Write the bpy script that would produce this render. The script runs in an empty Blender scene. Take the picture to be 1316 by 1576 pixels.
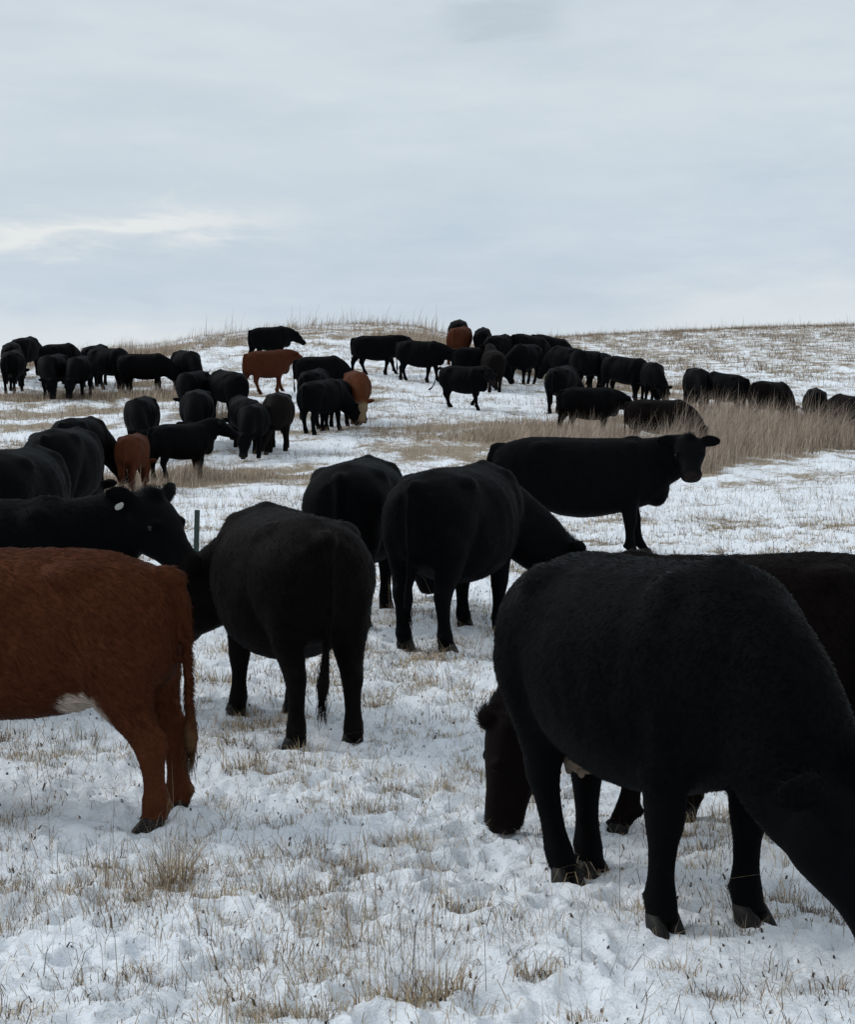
import bpy, math, random
import numpy as np
from mathutils import Vector, Matrix

R = math.radians
C = bpy.context.scene.collection
scene = bpy.context.scene
rng = np.random.default_rng(7)

# ------------------------------------------------------------------ camera, sky, sun, exposure
CAM_H, FPX, HORIZ, W0, H0 = 1.6, 2600.0, 756.0, 1316.0, 1576.0
PITCH = math.atan((H0 / 2 - HORIZ) / FPX)
cam = bpy.data.cameras.new('camera')
cam_o = bpy.data.objects.new('camera', cam)
C.objects.link(cam_o)
cam_o.location = (0, 0, CAM_H)
cam_o.rotation_euler = (R(90) - PITCH, 0, 0)
cam.sensor_fit = 'VERTICAL'
cam.sensor_height = 24.0
cam.lens = 24.0 * FPX / H0
cam.clip_start = 0.05
cam.clip_end = 12000
scene.camera = cam_o

scene.view_settings.view_transform = 'Standard'
scene.view_settings.look = 'None'
scene.view_settings.gamma = 1
scene.view_settings.exposure = 0.06
scene.view_settings.use_curve_mapping = False
scene.cycles.max_bounces = 6
scene.cycles.transparent_max_bounces = 8

SUN_EL, SUN_AZ = R(40), R(-72)          # azimuth from +Y towards +X

world = bpy.data.worlds.new('World')
scene.world = world
world.use_nodes = True
nt = world.node_tree
nt.nodes.clear()


class NB:
    """tiny node-building helper"""
    def __init__(s, tree): s.t = tree
    def n(s, kind, **kw):
        nd = s.t.nodes.new(kind)
        for k, v in kw.items(): setattr(nd, k, v)
        return nd
    def link(s, a, b): s.t.links.new(a, b)
    def put(s, sock, v):
        if isinstance(v, bpy.types.NodeSocket): s.link(v, sock)
        else: sock.default_value = v
    def m(s, op, a, b=0.0, c=0.0, clamp=False):
        nd = s.n('ShaderNodeMath', operation=op, use_clamp=clamp)
        s.put(nd.inputs[0], a); s.put(nd.inputs[1], b); s.put(nd.inputs[2], c)
        return nd.outputs[0]
    def noise(s, vec, scale, detail=4.0, rough=0.5, dist=0.0):
        nd = s.n('ShaderNodeTexNoise')
        if vec is not None: s.link(vec, nd.inputs['Vector'])
        nd.inputs['Scale'].default_value = scale
        nd.inputs['Detail'].default_value = detail
        nd.inputs['Roughness'].default_value = rough
        nd.inputs['Distortion'].default_value = dist
        return nd.outputs['Fac']
    def ramp(s, fac, stops, interp='LINEAR'):
        nd = s.n('ShaderNodeValToRGB')
        nd.color_ramp.interpolation = interp
        e = nd.color_ramp.elements
        while len(e) < len(stops): e.new(0.5)
        for el, (p, c) in zip(e, stops):
            el.position = p
            el.color = (c, c, c, 1) if isinstance(c, (int, float)) else (*c, 1)
        s.put(nd.inputs[0], fac)
        return nd.outputs[0]
    def mix(s, fac, a, b, blend='MIX'):
        nd = s.n('ShaderNodeMix', data_type='RGBA', blend_type=blend)
        s.put(nd.inputs[0], fac)
        s.put(nd.inputs[6], a if isinstance(a, bpy.types.NodeSocket) else (*a, 1))
        s.put(nd.inputs[7], b if isinstance(b, bpy.types.NodeSocket) else (*b, 1))
        return nd.outputs[2]


def lin(r, g, b):
    f = lambda c: (c / 255 / 12.92) if c / 255 <= 0.04045 else ((c / 255 + 0.055) / 1.055) ** 2.4
    return (f(r), f(g), f(b))


b = NB(nt)
tc = b.n('ShaderNodeTexCoord').outputs['Generated']
sep = b.n('ShaderNodeSeparateXYZ'); b.link(tc, sep.inputs[0])
sx, sy, sz = sep.outputs
ysafe = b.m('MAXIMUM', sy, 0.05)
az = b.m('DIVIDE', sx, ysafe)
el = b.m('DIVIDE', sz, ysafe)
# overcast layer: colour by height above the horizon, broken up by soft cloud noise
mp = b.n('ShaderNodeMapping'); b.link(tc, mp.inputs[0]); mp.inputs['Scale'].default_value = (2.2, 2.2, 9.0)
n1 = b.noise(mp.outputs[0], 1.6, 6, 0.55, 0.4)
mp2 = b.n('ShaderNodeMapping'); b.link(tc, mp2.inputs[0]); mp2.inputs['Scale'].default_value = (5, 5, 26.0)
n2 = b.noise(mp2.outputs[0], 1.5, 7, 0.6, 0.3)
mp3 = b.n('ShaderNodeMapping'); b.link(tc, mp3.inputs[0]); mp3.inputs['Scale'].default_value = (14, 14, 60.0)
n3 = b.noise(mp3.outputs[0], 1.2, 7, 0.62, 0.5)
hz = b.m('ADD', sz, b.m('MULTIPLY', b.m('SUBTRACT', n1, 0.5), 0.10))
hz = b.m('SUBTRACT', hz, b.m('MULTIPLY', az, 0.055))
cl = b.ramp(hz, [(0.0, lin(224, 229, 232)), (0.100, lin(221, 227, 231)), (0.124, lin(193, 207, 221)),
                 (0.152, lin(192, 207, 220)), (0.20, lin(203, 215, 223)), (0.26, lin(203, 214, 222)),
                 (0.33, lin(196, 208, 219)), (0.6, lin(201, 213, 224)), (1.0, lin(208, 218, 228))])
cl = b.mix(b.ramp(n3, [(0.38, 0.0), (0.75, 0.26)]), cl, lin(224, 230, 233))
cl = b.mix(b.ramp(n2, [(0.32, 0.0), (0.70, 0.46)]), cl, lin(218, 227, 233))
cl = b.mix(b.ramp(n1, [(0.42, 0.0), (0.75, 0.45)]), cl, lin(184, 198, 211))


def gauss(a0, e0, slope, sa, se):
    da = b.m('DIVIDE', b.m('SUBTRACT', az, a0), sa)
    e1 = b.m('SUBTRACT', b.m('SUBTRACT', el, e0), b.m('MULTIPLY', b.m('SUBTRACT', az, a0), slope))
    e1 = b.m('ADD', e1, b.m('MULTIPLY', b.m('SUBTRACT', n3, 0.5), se * 5.0))
    de = b.m('DIVIDE', e1, se)
    q = b.m('ADD', b.m('POWER', b.m('ABSOLUTE', da), 4.0), b.m('MULTIPLY', de, de))
    return b.m('EXPONENT', b.m('MULTIPLY', q, -1.0))


front = b.m('GREATER_THAN', sy, 0.06)
streak = b.m('MULTIPLY', gauss(-0.205, 0.1535, 0.075, 0.115, 0.0095), front)
cl = b.mix(b.m('MULTIPLY', streak, 0.95), cl, lin(230, 233, 233))
dark = b.m('MULTIPLY', gauss(0.045, 0.281, 0.0, 0.035, 0.012), front)
cl = b.mix(b.m('MULTIPLY', dark, 0.55), cl, lin(176, 189, 200))
sky = b.n('ShaderNodeTexSky', sky_type='NISHITA', sun_disc=False)
sky.sun_elevation = SUN_EL
sky.sun_rotation = SUN_AZ
bg1 = b.n('ShaderNodeBackground'); b.link(sky.outputs[0], bg1.inputs[0]); bg1.inputs[1].default_value = 0.05
bg2 = b.n('ShaderNodeBackground'); b.link(cl, bg2.inputs[0]); bg2.inputs[1].default_value = 1.0
mx = b.n('ShaderNodeMixShader'); mx.inputs[0].default_value = 0.95
b.link(bg1.outputs[0], mx.inputs[1]); b.link(bg2.outputs[0], mx.inputs[2])
wo = b.n('ShaderNodeOutputWorld'); b.link(mx.outputs[0], wo.inputs[0])

sun = bpy.data.lights.new('sun', 'SUN')
sun.energy = 1.5
sun.angle = R(28)
sun.color = (1.0, 0.985, 0.96)
sun_o = bpy.data.objects.new('sun', sun)
C.objects.link(sun_o)
sd = Vector((math.sin(SUN_AZ) * math.cos(SUN_EL), math.cos(SUN_AZ) * math.cos(SUN_EL), math.sin(SUN_EL)))
sun_o.rotation_euler = sd.to_track_quat('Z', 'Y').to_euler()

# ------------------------------------------------------------------ numpy helpers


def smooth(t):
    t = np.clip(t, 0, 1)
    return t * t * (3 - 2 * t)


_PERM = np.random.default_rng(3).permutation(512)
_GR = np.random.default_rng(4).uniform(0, 2 * np.pi, 512)
_GX, _GY = np.cos(_GR), np.sin(_GR)


def perlin(x, y, seed=0):
    xi = np.floor(x).astype(np.int64); yi = np.floor(y).astype(np.int64)
    xf = x - xi; yf = y - yi
    u = xf * xf * xf * (xf * (xf * 6 - 15) + 10); v = yf * yf * yf * (yf * (yf * 6 - 15) + 10)

    def g(ix, iy, dx, dy):
        h = _PERM[(_PERM[(ix + seed * 37) & 511] + iy) & 511]
        return _GX[h] * dx + _GY[h] * dy
    a = g(xi, yi, xf, yf); c = g(xi + 1, yi, xf - 1, yf)
    d = g(xi, yi + 1, xf, yf - 1); e = g(xi + 1, yi + 1, xf - 1, yf - 1)
    return (a + u * (c - a)) * (1 - v) + (d + u * (e - d)) * v


def fbm(x, y, octs=3, seed=0):
    s = 0; a = 1.0
    for i in range(octs):
        s = s + a * perlin(x * 2 ** i + 11.3 * i, y * 2 ** i - 7.7 * i, seed + i)
        a *= 0.5
    return s


# ------------------------------------------------------------------ terrain: distance and height along several bearings
PROF = {
    -150: [(4, 0), (8, .02), (9.3, .14), (10.6, .22), (12.4, .40), (15, .62), (19, .92), (25, 1.2), (30, 1.45), (36, 1.95),
           (42, 2.75), (47, 3.6), (52, 4.5), (57, 5.2), (62, 6.1), (66, 6.6), (75, 6.9), (90, 6.4), (130, 5), (200, 4), (400, 3), (5000, 0)],
    50: [(4, 0), (8, .02), (9.3, .14), (10.6, .22), (12.4, .40), (15, .62), (19, .92), (25, 1.2), (30, 1.45), (36, 1.95),
         (42, 2.85), (47, 3.7), (52, 4.5), (57, 5.25), (62, 6.2), (67, 6.9), (75, 7.15), (90, 6.6), (130, 5), (200, 4), (400, 3), (5000, 0)],
    280: [(4, 0), (8, .02), (9.3, .14), (10.6, .22), (12.4, .41), (15, .62), (19, .92), (25, 1.2), (30, 1.5), (34, 1.78),
          (39, 2.5), (42, 3.05), (47, 3.85), (52, 4.7), (57, 5.5), (62, 6.35), (69, 7.5), (75, 8.0), (82, 8.0), (100, 7), (130, 5), (200, 4), (400, 3), (5000, 0)],
    550: [(4, 0), (8, .02), (9.3, .15), (10.6, .22), (12.4, .41), (15, .62), (19, .90), (25, 1.2), (30, 1.5), (34, 1.85),
          (39, 2.6), (42, 3.1), (47, 3.95), (54, 5.15), (62, 6.5), (70, 8.0), (76, 8.9), (82, 9.3), (95, 9), (130, 7), (200, 5), (400, 4), (5000, 0)],
    700: [(4, 0), (8, .02), (9.3, .15), (10.6, .22), (12.4, .41), (15, .62), (19, .90), (25, 1.2), (30, 1.5), (34, 1.85),
          (39, 2.6), (42, 3.1), (47, 3.95), (54, 5.1), (62, 6.3), (70, 7.6), (76, 8.3), (85, 8.6), (100, 8.8), (140, 11), (165, 12.5), (200, 12), (400, 5), (5000, 0)],
    860: [(4, 0), (8, .02), (9.3, .15), (10.6, .21), (12.4, .40), (15, .60), (19, .88), (25, 1.15), (30, 1.5), (36, 2.1), (40, 2.7),
          (45, 3.6), (54, 4.9), (64, 5.9), (70, 6.35), (85, 7.5), (100, 9.4), (140, 13.9), (165, 16.7), (185, 17.4), (250, 15), (400, 8), (5000, 0)],
    1100: [(4, 0), (8, .02), (9.3, .14), (10.6, .20), (12.4, .38), (15, .58), (19, .86), (25, 1.12), (30, 1.4), (36, 1.95), (40, 2.5),
           (43, 2.8), (47, 3.4), (51, 3.95), (56, 4.4), (62, 5.0), (75, 6.3), (100, 9.3), (140, 14.4), (165, 17.3), (185, 18.0), (250, 16), (400, 8), (5000, 0)],
    1450: [(4, 0), (8, .02), (9.3, .14), (10.6, .20), (12.4, .38), (15, .58), (19, .86), (25, 1.12), (30, 1.4), (36, 1.95), (40, 2.1),
           (46, 2.45), (52, 2.75), (57, 3.4), (63, 4.3), (75, 6.2), (100, 9.5), (140, 14.8), (165, 17.9), (185, 18.6), (250, 17), (400, 9), (5000, 0)],
}
_US = np.linspace(-150, 1450, 129)
_LR = np.linspace(math.log(3.5), math.log(5000), 700)


def _build_table():
    ks = sorted(PROF)
    rows = []
    for k in ks:
        p = np.array(PROF[k], float)
        z = np.interp(_LR, np.log(p[:, 0]), p[:, 1])
        rows.append(z)
    rows = np.array(rows)
    T = np.array([np.interp(_US, ks, rows[:, j]) for j in range(len(_LR))]).T

    def blur(A, n, axis):
        x = np.arange(-3 * n, 3 * n + 1); kx = np.exp(-0.5 * (x / n) ** 2); kx /= kx.sum()
        A = np.moveaxis(A, axis, -1)
        P = np.pad(A, [(0, 0), (3 * n, 3 * n)], mode='edge')
        out = sum(kx[i] * P[:, i:i + A.shape[1]] for i in range(len(x)))
        return np.moveaxis(out, -1, axis)
    return blur(blur(T, 4, 1), 5, 0)


_T = _build_table()
SKY_U = [-150, 0, 50, 150, 215, 250, 300, 380, 450, 520, 600, 650, 690, 740, 860, 950, 1100, 1200, 1316, 1450]
SKY_V = [556, 551, 548, 541, 535, 530, 522, 513, 506, 501, 501, 506, 516, 524, 520, 515, 508, 504, 501, 499]


def _fit_crest():
    """scale the upper slopes so that the crest stands as high as it should along each bearing"""
    rr = np.exp(_LR)
    w = smooth((rr - 50) / 16)
    up = (rr > 40) & (rr < 400)
    for k, u in enumerate(_US):
        want = HORIZ - np.interp(u, SKY_U, SKY_V)
        f = math.cos(math.atan((u - 658) / FPX))
        got = np.max((_T[k][up] - CAM_H) / (rr[up] * f)) * FPX
        m = want / got
        _T[k] = CAM_H + (_T[k] - CAM_H) * (1 + (m - 1) * w)


_fit_crest()


def H_base(x, y):
    x = np.asarray(x, float); y = np.asarray(y, float)
    r = np.maximum(np.hypot(x, y), 3.5)
    a = np.arctan2(x, y)
    u = np.clip(658 + FPX * np.tan(np.clip(a, -.6, .6)), -150, 1450)
    fu = (u + 150) / 1600 * 128
    fr = np.clip((np.log(r) - _LR[0]) / (_LR[-1] - _LR[0]), 0, 1) * 699
    i = np.clip(fu.astype(int), 0, 127); j = np.clip(fr.astype(int), 0, 698)
    p = fu - i; q = fr - j
    z = (_T[i, j] * (1 - q) + _T[i, j + 1] * q) * (1 - p) + (_T[i + 1, j] * (1 - q) + _T[i + 1, j + 1] * q) * p
    w = smooth((1.35 - np.abs(a)) / 0.75)
    return z * w


def _hoof_raster():
    rg = np.random.default_rng(77)
    st_ = 0.025
    G = np.zeros((int(30 / st_), int(20 / st_)), np.float32)
    n = 5200
    yy = 4 + 25 * rg.random(n) ** 0.8; xx = rg.uniform(-.36, .36, n) * yy
    keep = fbm(xx * .5, yy * .5, 2, 91) + 0.25 + 0.04 * xx > 0
    for a_, b_ in zip(xx[keep], yy[keep]):
        r = rg.uniform(.045, .085); d = rg.uniform(.012, .035)
        i0, j0 = int((b_ - .2) / st_), int((a_ + 10 - .2) / st_)
        if i0 < 0 or j0 < 0 or i0 + 17 >= G.shape[0] or j0 + 17 >= G.shape[1]: continue
        iy, jx = np.mgrid[i0:i0 + 17, j0:j0 + 17]
        q = np.sqrt((jx * st_ - 10 - a_) ** 2 + ((iy * st_ - b_) * rg.uniform(.7, 1.1)) ** 2) / r
        G[i0:i0 + 17, j0:j0 + 17] += -d * np.exp(-q ** 4) + 0.55 * d * np.exp(-((q - 1.35) / .35) ** 2)
    return np.clip(G, -.045, .03)


_HOOFR = _hoof_raster()


def hoofprints(x, y):
    fi = np.clip(y / 0.025, 0, _HOOFR.shape[0] - 2); fj = np.clip((x + 10) / 0.025, 0, _HOOFR.shape[1] - 2)
    i = fi.astype(int); j = fj.astype(int); p = fi - i; q = fj - j
    z = (_HOOFR[i, j] * (1 - q) + _HOOFR[i, j + 1] * q) * (1 - p) + (_HOOFR[i + 1, j] * (1 - q) + _HOOFR[i + 1, j + 1] * q) * p
    return np.where((y > 0) & (y < 29.8) & (np.abs(x) < 9.8), z, 0)


def H(x, y):
    x = np.asarray(x, float); y = np.asarray(y, float)
    r = np.hypot(x, y)
    near = smooth((60 - r) / 45)
    z = H_base(x, y)
    z = z + 0.05 * fbm(x * 0.9, y * 0.9, 3, 1) * smooth((r - 1) / 4) + 0.055 * fbm(x * 1.9, y * 1.5, 3, 25) * smooth((r - 14) / 10)
    z = z + near * (0.030 * fbm(x * 2.9, y * 2.9, 3, 5) + 0.019 * np.abs(fbm(x * 6.5, y * 6.5, 3, 9)) - 0.035 * smooth((perlin(x * 2.3 + 4, y * 2.3, 17) - 0.22) / 0.2))
    z = z + hoofprints(x, y) + near * 0.013 * (0.5 - np.abs(perlin(x * 11, y * 11, 19)) * 2)
    z = z + smooth((r - 18) / 20) * 0.10 * fbm(x * 0.35, y * 0.35, 4, 13)
    return z


def ray(u, v):
    """direction of a picture point, in metres per metre of depth"""
    cp, sp = math.cos(PITCH), math.sin(PITCH)
    dx = (u - W0 / 2) / FPX; dv = (H0 / 2 - v) / FPX
    d = np.array([dx, cp + dv * sp, -sp + dv * cp])
    return d / d[1]


def at(u, v, y0=4.0, y1=200.0):
    d = ray(u, v)
    Y = np.exp(np.linspace(math.log(y0), math.log(y1), 1500))
    g = CAM_H + d[2] * Y - H_base(d[0] * Y, Y)
    k = np.nonzero(g < 0)[0]
    Yh = Y[k[0]] if len(k) else y1
    return float(d[0] * Yh), float(Yh)


def at_top(u, vtop, h, y0=5.0, y1=78.0, last=False):
    """where an animal h metres tall stands whose back shows at vtop"""
    d = ray(u, vtop)
    Y = np.exp(np.linspace(math.log(y0), math.log(y1), 1500))
    g = CAM_H + d[2] * Y - H_base(d[0] * Y, Y) - h
    s = np.nonzero((g[:-1] > 0) != (g[1:] > 0))[0]
    k = (s[-1] if last else s[0]) if len(s) else int(np.argmin(np.abs(g)))
    return float(d[0] * Y[k]), float(Y[k])


# ------------------------------------------------------------------ materials


def new_mat(name):
    m = bpy.data.materials.new(name)
    m.use_nodes = True
    t = m.node_tree
    t.nodes.clear()
    bb = NB(t)
    out = bb.n('ShaderNodeOutputMaterial')
    p = bb.n('ShaderNodeBsdfPrincipled')
    bb.link(p.outputs[0], out.inputs[0])
    return m, bb, p, out


def mat_snow():
    m, q, p, out = new_mat('snow_ground')
    pos = q.n('ShaderNodeNewGeometry').outputs['Position']
    lit = q.n('ShaderNodeAttribute', attribute_name='litter').outputs['Fac']
    tuf = q.n('ShaderNodeAttribute', attribute_name='thatch').outputs['Fac']
    nA = q.noise(pos, 6.0, 8, 0.70, 0.8)
    nB = q.noise(pos, 30.0, 6, 0.72, 0.6)
    nC = q.noise(pos, 1.1, 5, 0.6)
    v = q.m('ADD', q.m('MULTIPLY', nA, 0.5), q.m('MULTIPLY', nB, 0.5))
    v = q.m('ADD', v, q.m('MULTIPLY', q.m('SUBTRACT', nC, 0.5), 0.35))
    thr = q.m('SUBTRACT', 0.78, q.m('MULTIPLY', lit, 0.42))
    thr = q.m('SUBTRACT', thr, q.m('MULTIPLY', tuf, 0.13))
    mask = q.m('MULTIPLY', q.m('SUBTRACT', v, thr), 8.0, clamp=True)
    straw = q.mix(q.noise(pos, 55, 4, 0.65), (0.13, 0.10, 0.07), (0.44, 0.355, 0.25))
    white = q.mix(q.noise(pos, 2.2, 5, 0.6), (0.83, 0.88, 0.94), (0.89, 0.925, 0.96))
    q.link(q.mix(mask, white, straw), p.inputs['Base Color'])
    p.inputs['Roughness'].default_value = 0.7
    p.inputs['Specular IOR Level'].default_value = 0.2
    vor = q.n('ShaderNodeTexVoronoi', feature='SMOOTH_F1')
    wob = q.n('ShaderNodeVectorMath', operation='ADD')
    nv = q.n('ShaderNodeTexNoise'); q.link(pos, nv.inputs['Vector']); nv.inputs['Scale'].default_value = 9; nv.inputs['Detail'].default_value = 4
    sc = q.n('ShaderNodeVectorMath', operation='SCALE'); q.link(nv.outputs['Color'], sc.inputs[0]); sc.inputs['Scale'].default_value = 0.12
    q.link(pos, wob.inputs[0]); q.link(sc.outputs[0], wob.inputs[1])
    q.link(wob.outputs[0], vor.inputs['Vector']); vor.inputs['Scale'].default_value = 11.0
    hgt = q.m('ADD', q.m('MULTIPLY', q.noise(pos, 10.0, 7, 0.68), 0.7), q.m('MULTIPLY', q.noise(pos, 40, 6, 0.75), 0.30))
    hgt = q.m('ADD', hgt, q.m('MULTIPLY', vor.outputs['Distance'], -0.28))
    bm = q.n('ShaderNodeBump')
    bm.inputs['Strength'].default_value = 0.75
    bm.inputs['Distance'].default_value = 0.042
    q.link(hgt, bm.inputs['Height'])
    far = q.n('ShaderNodeBump'); far.inputs['Strength'].default_value = 0.55; far.inputs['Distance'].default_value = 0.12
    q.link(q.noise(pos, 2.6, 6, 0.65, 0.5), far.inputs['Height']); q.link(bm.outputs[0], far.inputs['Normal'])
    q.link(far.outputs[0], p.inputs['Normal'])
    return m


def mat_grass():
    m, q, p, out = new_mat('dry_grass')
    col = q.n('ShaderNodeAttribute', attribute_name='tint').outputs['Color']
    q.link(col, p.inputs['Base Color'])
    p.inputs['Roughness'].default_value = 0.8
    p.inputs['Specular IOR Level'].default_value = 0.15
    tr = q.n('ShaderNodeBsdfTranslucent'); q.link(col, tr.inputs[0])
    mxs = q.n('ShaderNodeMixShader'); mxs.inputs[0].default_value = 0.3
    q.link(p.outputs[0], mxs.inputs[1]); q.link(tr.outputs[0], mxs.inputs[2])
    q.link(mxs.outputs[0], out.inputs[0])
    return m


def mat_coat(name, rough=0.65, spec=0.025, sheen=0.0):
    m, q, p, out = new_mat(name)
    col = q.n('ShaderNodeAttribute', attribute_name='coat').outputs['Color']
    obj = q.n('ShaderNodeTexCoord').outputs['Object']
    nz = q.noise(obj, 9.0, 5, 0.6)
    mpx = q.n('ShaderNodeMapping'); q.link(obj, mpx.inputs[0]); mpx.inputs['Scale'].default_value = (18, 60, 40)
    streaks = q.noise(mpx.outputs[0], 2.0, 4, 0.6)
    k = q.m('ADD', q.m('MULTIPLY', nz, 0.7), q.m('MULTIPLY', streaks, 0.8))
    k = q.m('ADD', k, 0.25)
    cm = q.n('ShaderNodeVectorMath', operation='SCALE')
    q.link(col, cm.inputs[0]); q.link(k, cm.inputs['Scale'])
    q.link(cm.outputs[0], p.inputs['Base Color'])
    p.inputs['Roughness'].default_value = rough
    p.inputs['Specular IOR Level'].default_value = spec
    bm = q.n('ShaderNodeBump'); bm.inputs['Strength'].default_value = 0.22; bm.inputs['Distance'].default_value = 0.015
    q.link(streaks, bm.inputs['Height']); q.link(bm.outputs[0], p.inputs['Normal'])
    return m


def mat_plain(name, col, rough=0.6, spec=0.3, var=0.3, scale=30):
    m, q, p, out = new_mat(name)
    obj = q.n('ShaderNodeTexCoord').outputs['Object']
    nz = q.noise(obj, scale, 4, 0.6)
    lo = tuple(c * (1 - var) for c in col); hi = tuple(min(1, c * (1 + var)) for c in col)
    q.link(q.mix(nz, lo, hi), p.inputs['Base Color'])
    p.inputs['Roughness'].default_value = rough
    p.inputs['Specular IOR Level'].default_value = spec
    return m


def mat_fur():
    """hair shaded with the normal of the hide it grows from, turned a little towards the strand"""
    m, q, p, out = new_mat('fur')
    col = q.n('ShaderNodeAttribute', attribute_name='coat').outputs['Color']
    q.link(col, p.inputs['Base Color'])
    p.inputs['Roughness'].default_value = 0.62
    p.inputs['Specular IOR Level'].default_value = 0.035
    sn = q.n('ShaderNodeAttribute', attribute_name='hide_normal').outputs['Vector']
    vt = q.n('ShaderNodeVectorTransform', vector_type='NORMAL', convert_from='OBJECT', convert_to='WORLD')
    q.link(sn, vt.inputs[0])
    nm = q.n('ShaderNodeVectorMath', operation='NORMALIZE'); q.link(vt.outputs[0], nm.inputs[0])
    q.link(nm.outputs[0], p.inputs['Normal'])
    return m


M_SNOW, M_GRASS, M_COAT, M_FUR = mat_snow(), mat_grass(), mat_coat('cow_coat'), mat_fur()
M_HOOF = mat_plain('hoof_horn', (0.010, 0.0095, 0.009), 0.6, 0.15)
M_EYE = mat_plain('eye_black', (0.006, 0.005, 0.005), 0.2, 0.3, 0.1)
M_TAG = mat_plain('ear_tag_plastic', (0.50, 0.50, 0.45), 0.5, 0.3, 0.12)
M_UDDER = mat_plain('udder_skin', (0.17, 0.13, 0.095), 0.8, 0.2, 0.25, 20)
M_POST = mat_plain('green_painted_steel', (0.030, 0.052, 0.045), 0.55, 0.4, 0.35, 40)
M_DUNG = mat_plain('dark_dung', (0.045, 0.035, 0.026), 0.9, 0.1, 0.4, 40)


def mesh_np(name, V, F, mat=None, shade=True):
    """mesh from an (n,3) array and an (m,3|4) array"""
    V = np.asarray(V, np.float32); F = np.asarray(F, np.int32)
    me = bpy.data.meshes.new(name)
    k = F.shape[1]
    me.vertices.add(len(V)); me.vertices.foreach_set('co', V.ravel())
    me.loops.add(F.size); me.loops.foreach_set('vertex_index', F.ravel())
    me.polygons.add(len(F))
    me.polygons.foreach_set('loop_start', np.arange(0, F.size, k, dtype=np.int32))
    me.polygons.foreach_set('use_smooth', np.full(len(F), shade))
    me.update(calc_edges=True)
    if mat: me.materials.append(mat)
    return me


def add_obj(name, me, parent=None):
    o = bpy.data.objects.new(name, me)
    C.objects.link(o)
    if parent is not None: o.parent = parent
    return o


def tag(o, label=None, cat=None, group=None, kind=None):
    if label: o['label'] = label
    if cat: o['category'] = cat
    if group: o['group'] = group
    if kind: o['kind'] = kind
    return o


# ------------------------------------------------------------------ grass density regions (world-space patches)


def patch(u, v, rx, ry):
    x, y = at(u, v)
    return (x, y, rx, ry)


# tall prairie grass on the right, its front edge running up towards the frame edge
TALL = [(850, 668, .40), (905, 698, .80), (955, 712, .86), (1005, 714, .90), (1050, 706, .92), (1105, 692, .95), (1155, 684, .98), (1205, 674, 1.0), (1255, 682, 1.0), (1300, 680, 1.0), (1345, 680, 1.0), (1400, 680, 1.0), (1330, 664, 1.0)]
# (centre, radii in metres, weight, blade height)
PATCHES = [
    # tall prairie grass on the right, hiding the legs of the cattle behind it
    *[(patch(u_, v_, 1.75, 2.3), 1.0, h_) for u_, v_, h_ in TALL],
    (patch(1010, 655, 2.4, 1.4), .9, .7), (patch(1090, 645, 2.2, 1.6), 1.0, .75), (patch(1170, 640, 2.2, 1.6), 1.0, .8),
    (patch(800, 662, 3.2, 2.0), 0.55, 0.34), (patch(700, 662, 3.4, 1.6), 0.5, 0.26), (patch(760, 690, 3.2, 2.6), 0.45, 0.28),
    (patch(960, 600, 4.6, 1.6), 0.65, 0.45), (patch(1040, 598, 3.0, 1.8), 0.7, 0.5), (patch(900, 588, 2.2, 1.4), 0.5, 0.4),
    # around the calves on the left
    (patch(215, 742, 2.2, 1.6), 0.9, 0.38), (patch(320, 735, 2.4, 1.6), 0.75, 0.32), (patch(430, 738, 2.2, 1.3), 0.55, 0.24), (patch(180, 760, 1.3, 1.0), 0.7, 0.34),
    (patch(350, 640, 0.75, 1.0), 1.0, 0.75), (patch(300, 612, 1.1, 1.0), 0.9, 0.5), (patch(235, 610, 1.7, 1.3), 0.8, 0.38),
    (patch(215, 592, 0.9, 0.8), 0.8, 0.55), (patch(120, 612, 2.2, 1.0), 0.8, 0.3), (patch(40, 612, 2.0, 1.0), 0.7, 0.3), (patch(20, 640, 2.0, 1.0), 0.5, 0.26),
    (patch(160, 632, 2.0, 0.9), 0.5, 0.24), (patch(60, 660, 1.6, 0.9), 0.35, 0.22),
    # crest of the hill
    (patch(480, 520, 3.5, 2.6), 0.25, 0.4), (patch(560, 509, 4.5, 3.0), 0.25, 0.4), (patch(655, 522, 2.8, 3.0), 0.7, 0.4), (patch(380, 522, 3.4, 2.2), 0.3, 0.36),
    (patch(300, 532, 3.0, 2.0), 0.4, 0.4), (patch(215, 545, 2.0, 1.6), 0.9, 0.6), (patch(60, 560, 1.2, 1.8), 0.8, 0.6), (patch(150, 552, 3, 1.8), 0.35, 0.45),
]


def density(x, y):
    """(weight, height) of standing grass at points"""
    w = np.zeros(np.shape(x)); hh = np.zeros(np.shape(x))
    n = fbm(x * 0.8, y * 0.8, 3, 21)
    for (px, py, rx, ry), k, h in PATCHES:
        d = np.sqrt(((x - px) / rx) ** 2 + ((y - py) / ry) ** 2) + 0.45 * n
        g = k * smooth((1.25 - d) / 0.75)
        hh = np.where(g > w, h * (0.22 + 0.78 * smooth((1.25 - d) / 0.85)), hh)
        w = np.maximum(w, g)
    return w, hh


def sector(n, r0, r1, half=17.5):
    """random points in the wedge in front of the camera, even over the ground"""
    r = np.sqrt(rng.uniform(r0 ** 2, r1 ** 2, n))
    a = np.radians(rng.uniform(-half, half, n))
    return r * np.sin(a), r * np.cos(a)


TUFTS = []
for (r0_, r1_, n_) in ((4.2, 9, 330), (9, 15, 800), (15, 26, 1500)):
    tx, ty = sector(n_ * 4, r0_, r1_)
    q_ = fbm(tx * 0.8, ty * 1.1, 3, 51)
    k_ = rng.random(len(tx)) < np.clip(0.16 + 1.1 * q_, 0.03, 1)
    tx, ty = tx[k_][:n_], ty[k_][:n_]
    TUFTS.append((tx, ty, rng.lognormal(math.log(0.085), 0.42, len(tx))))


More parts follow.
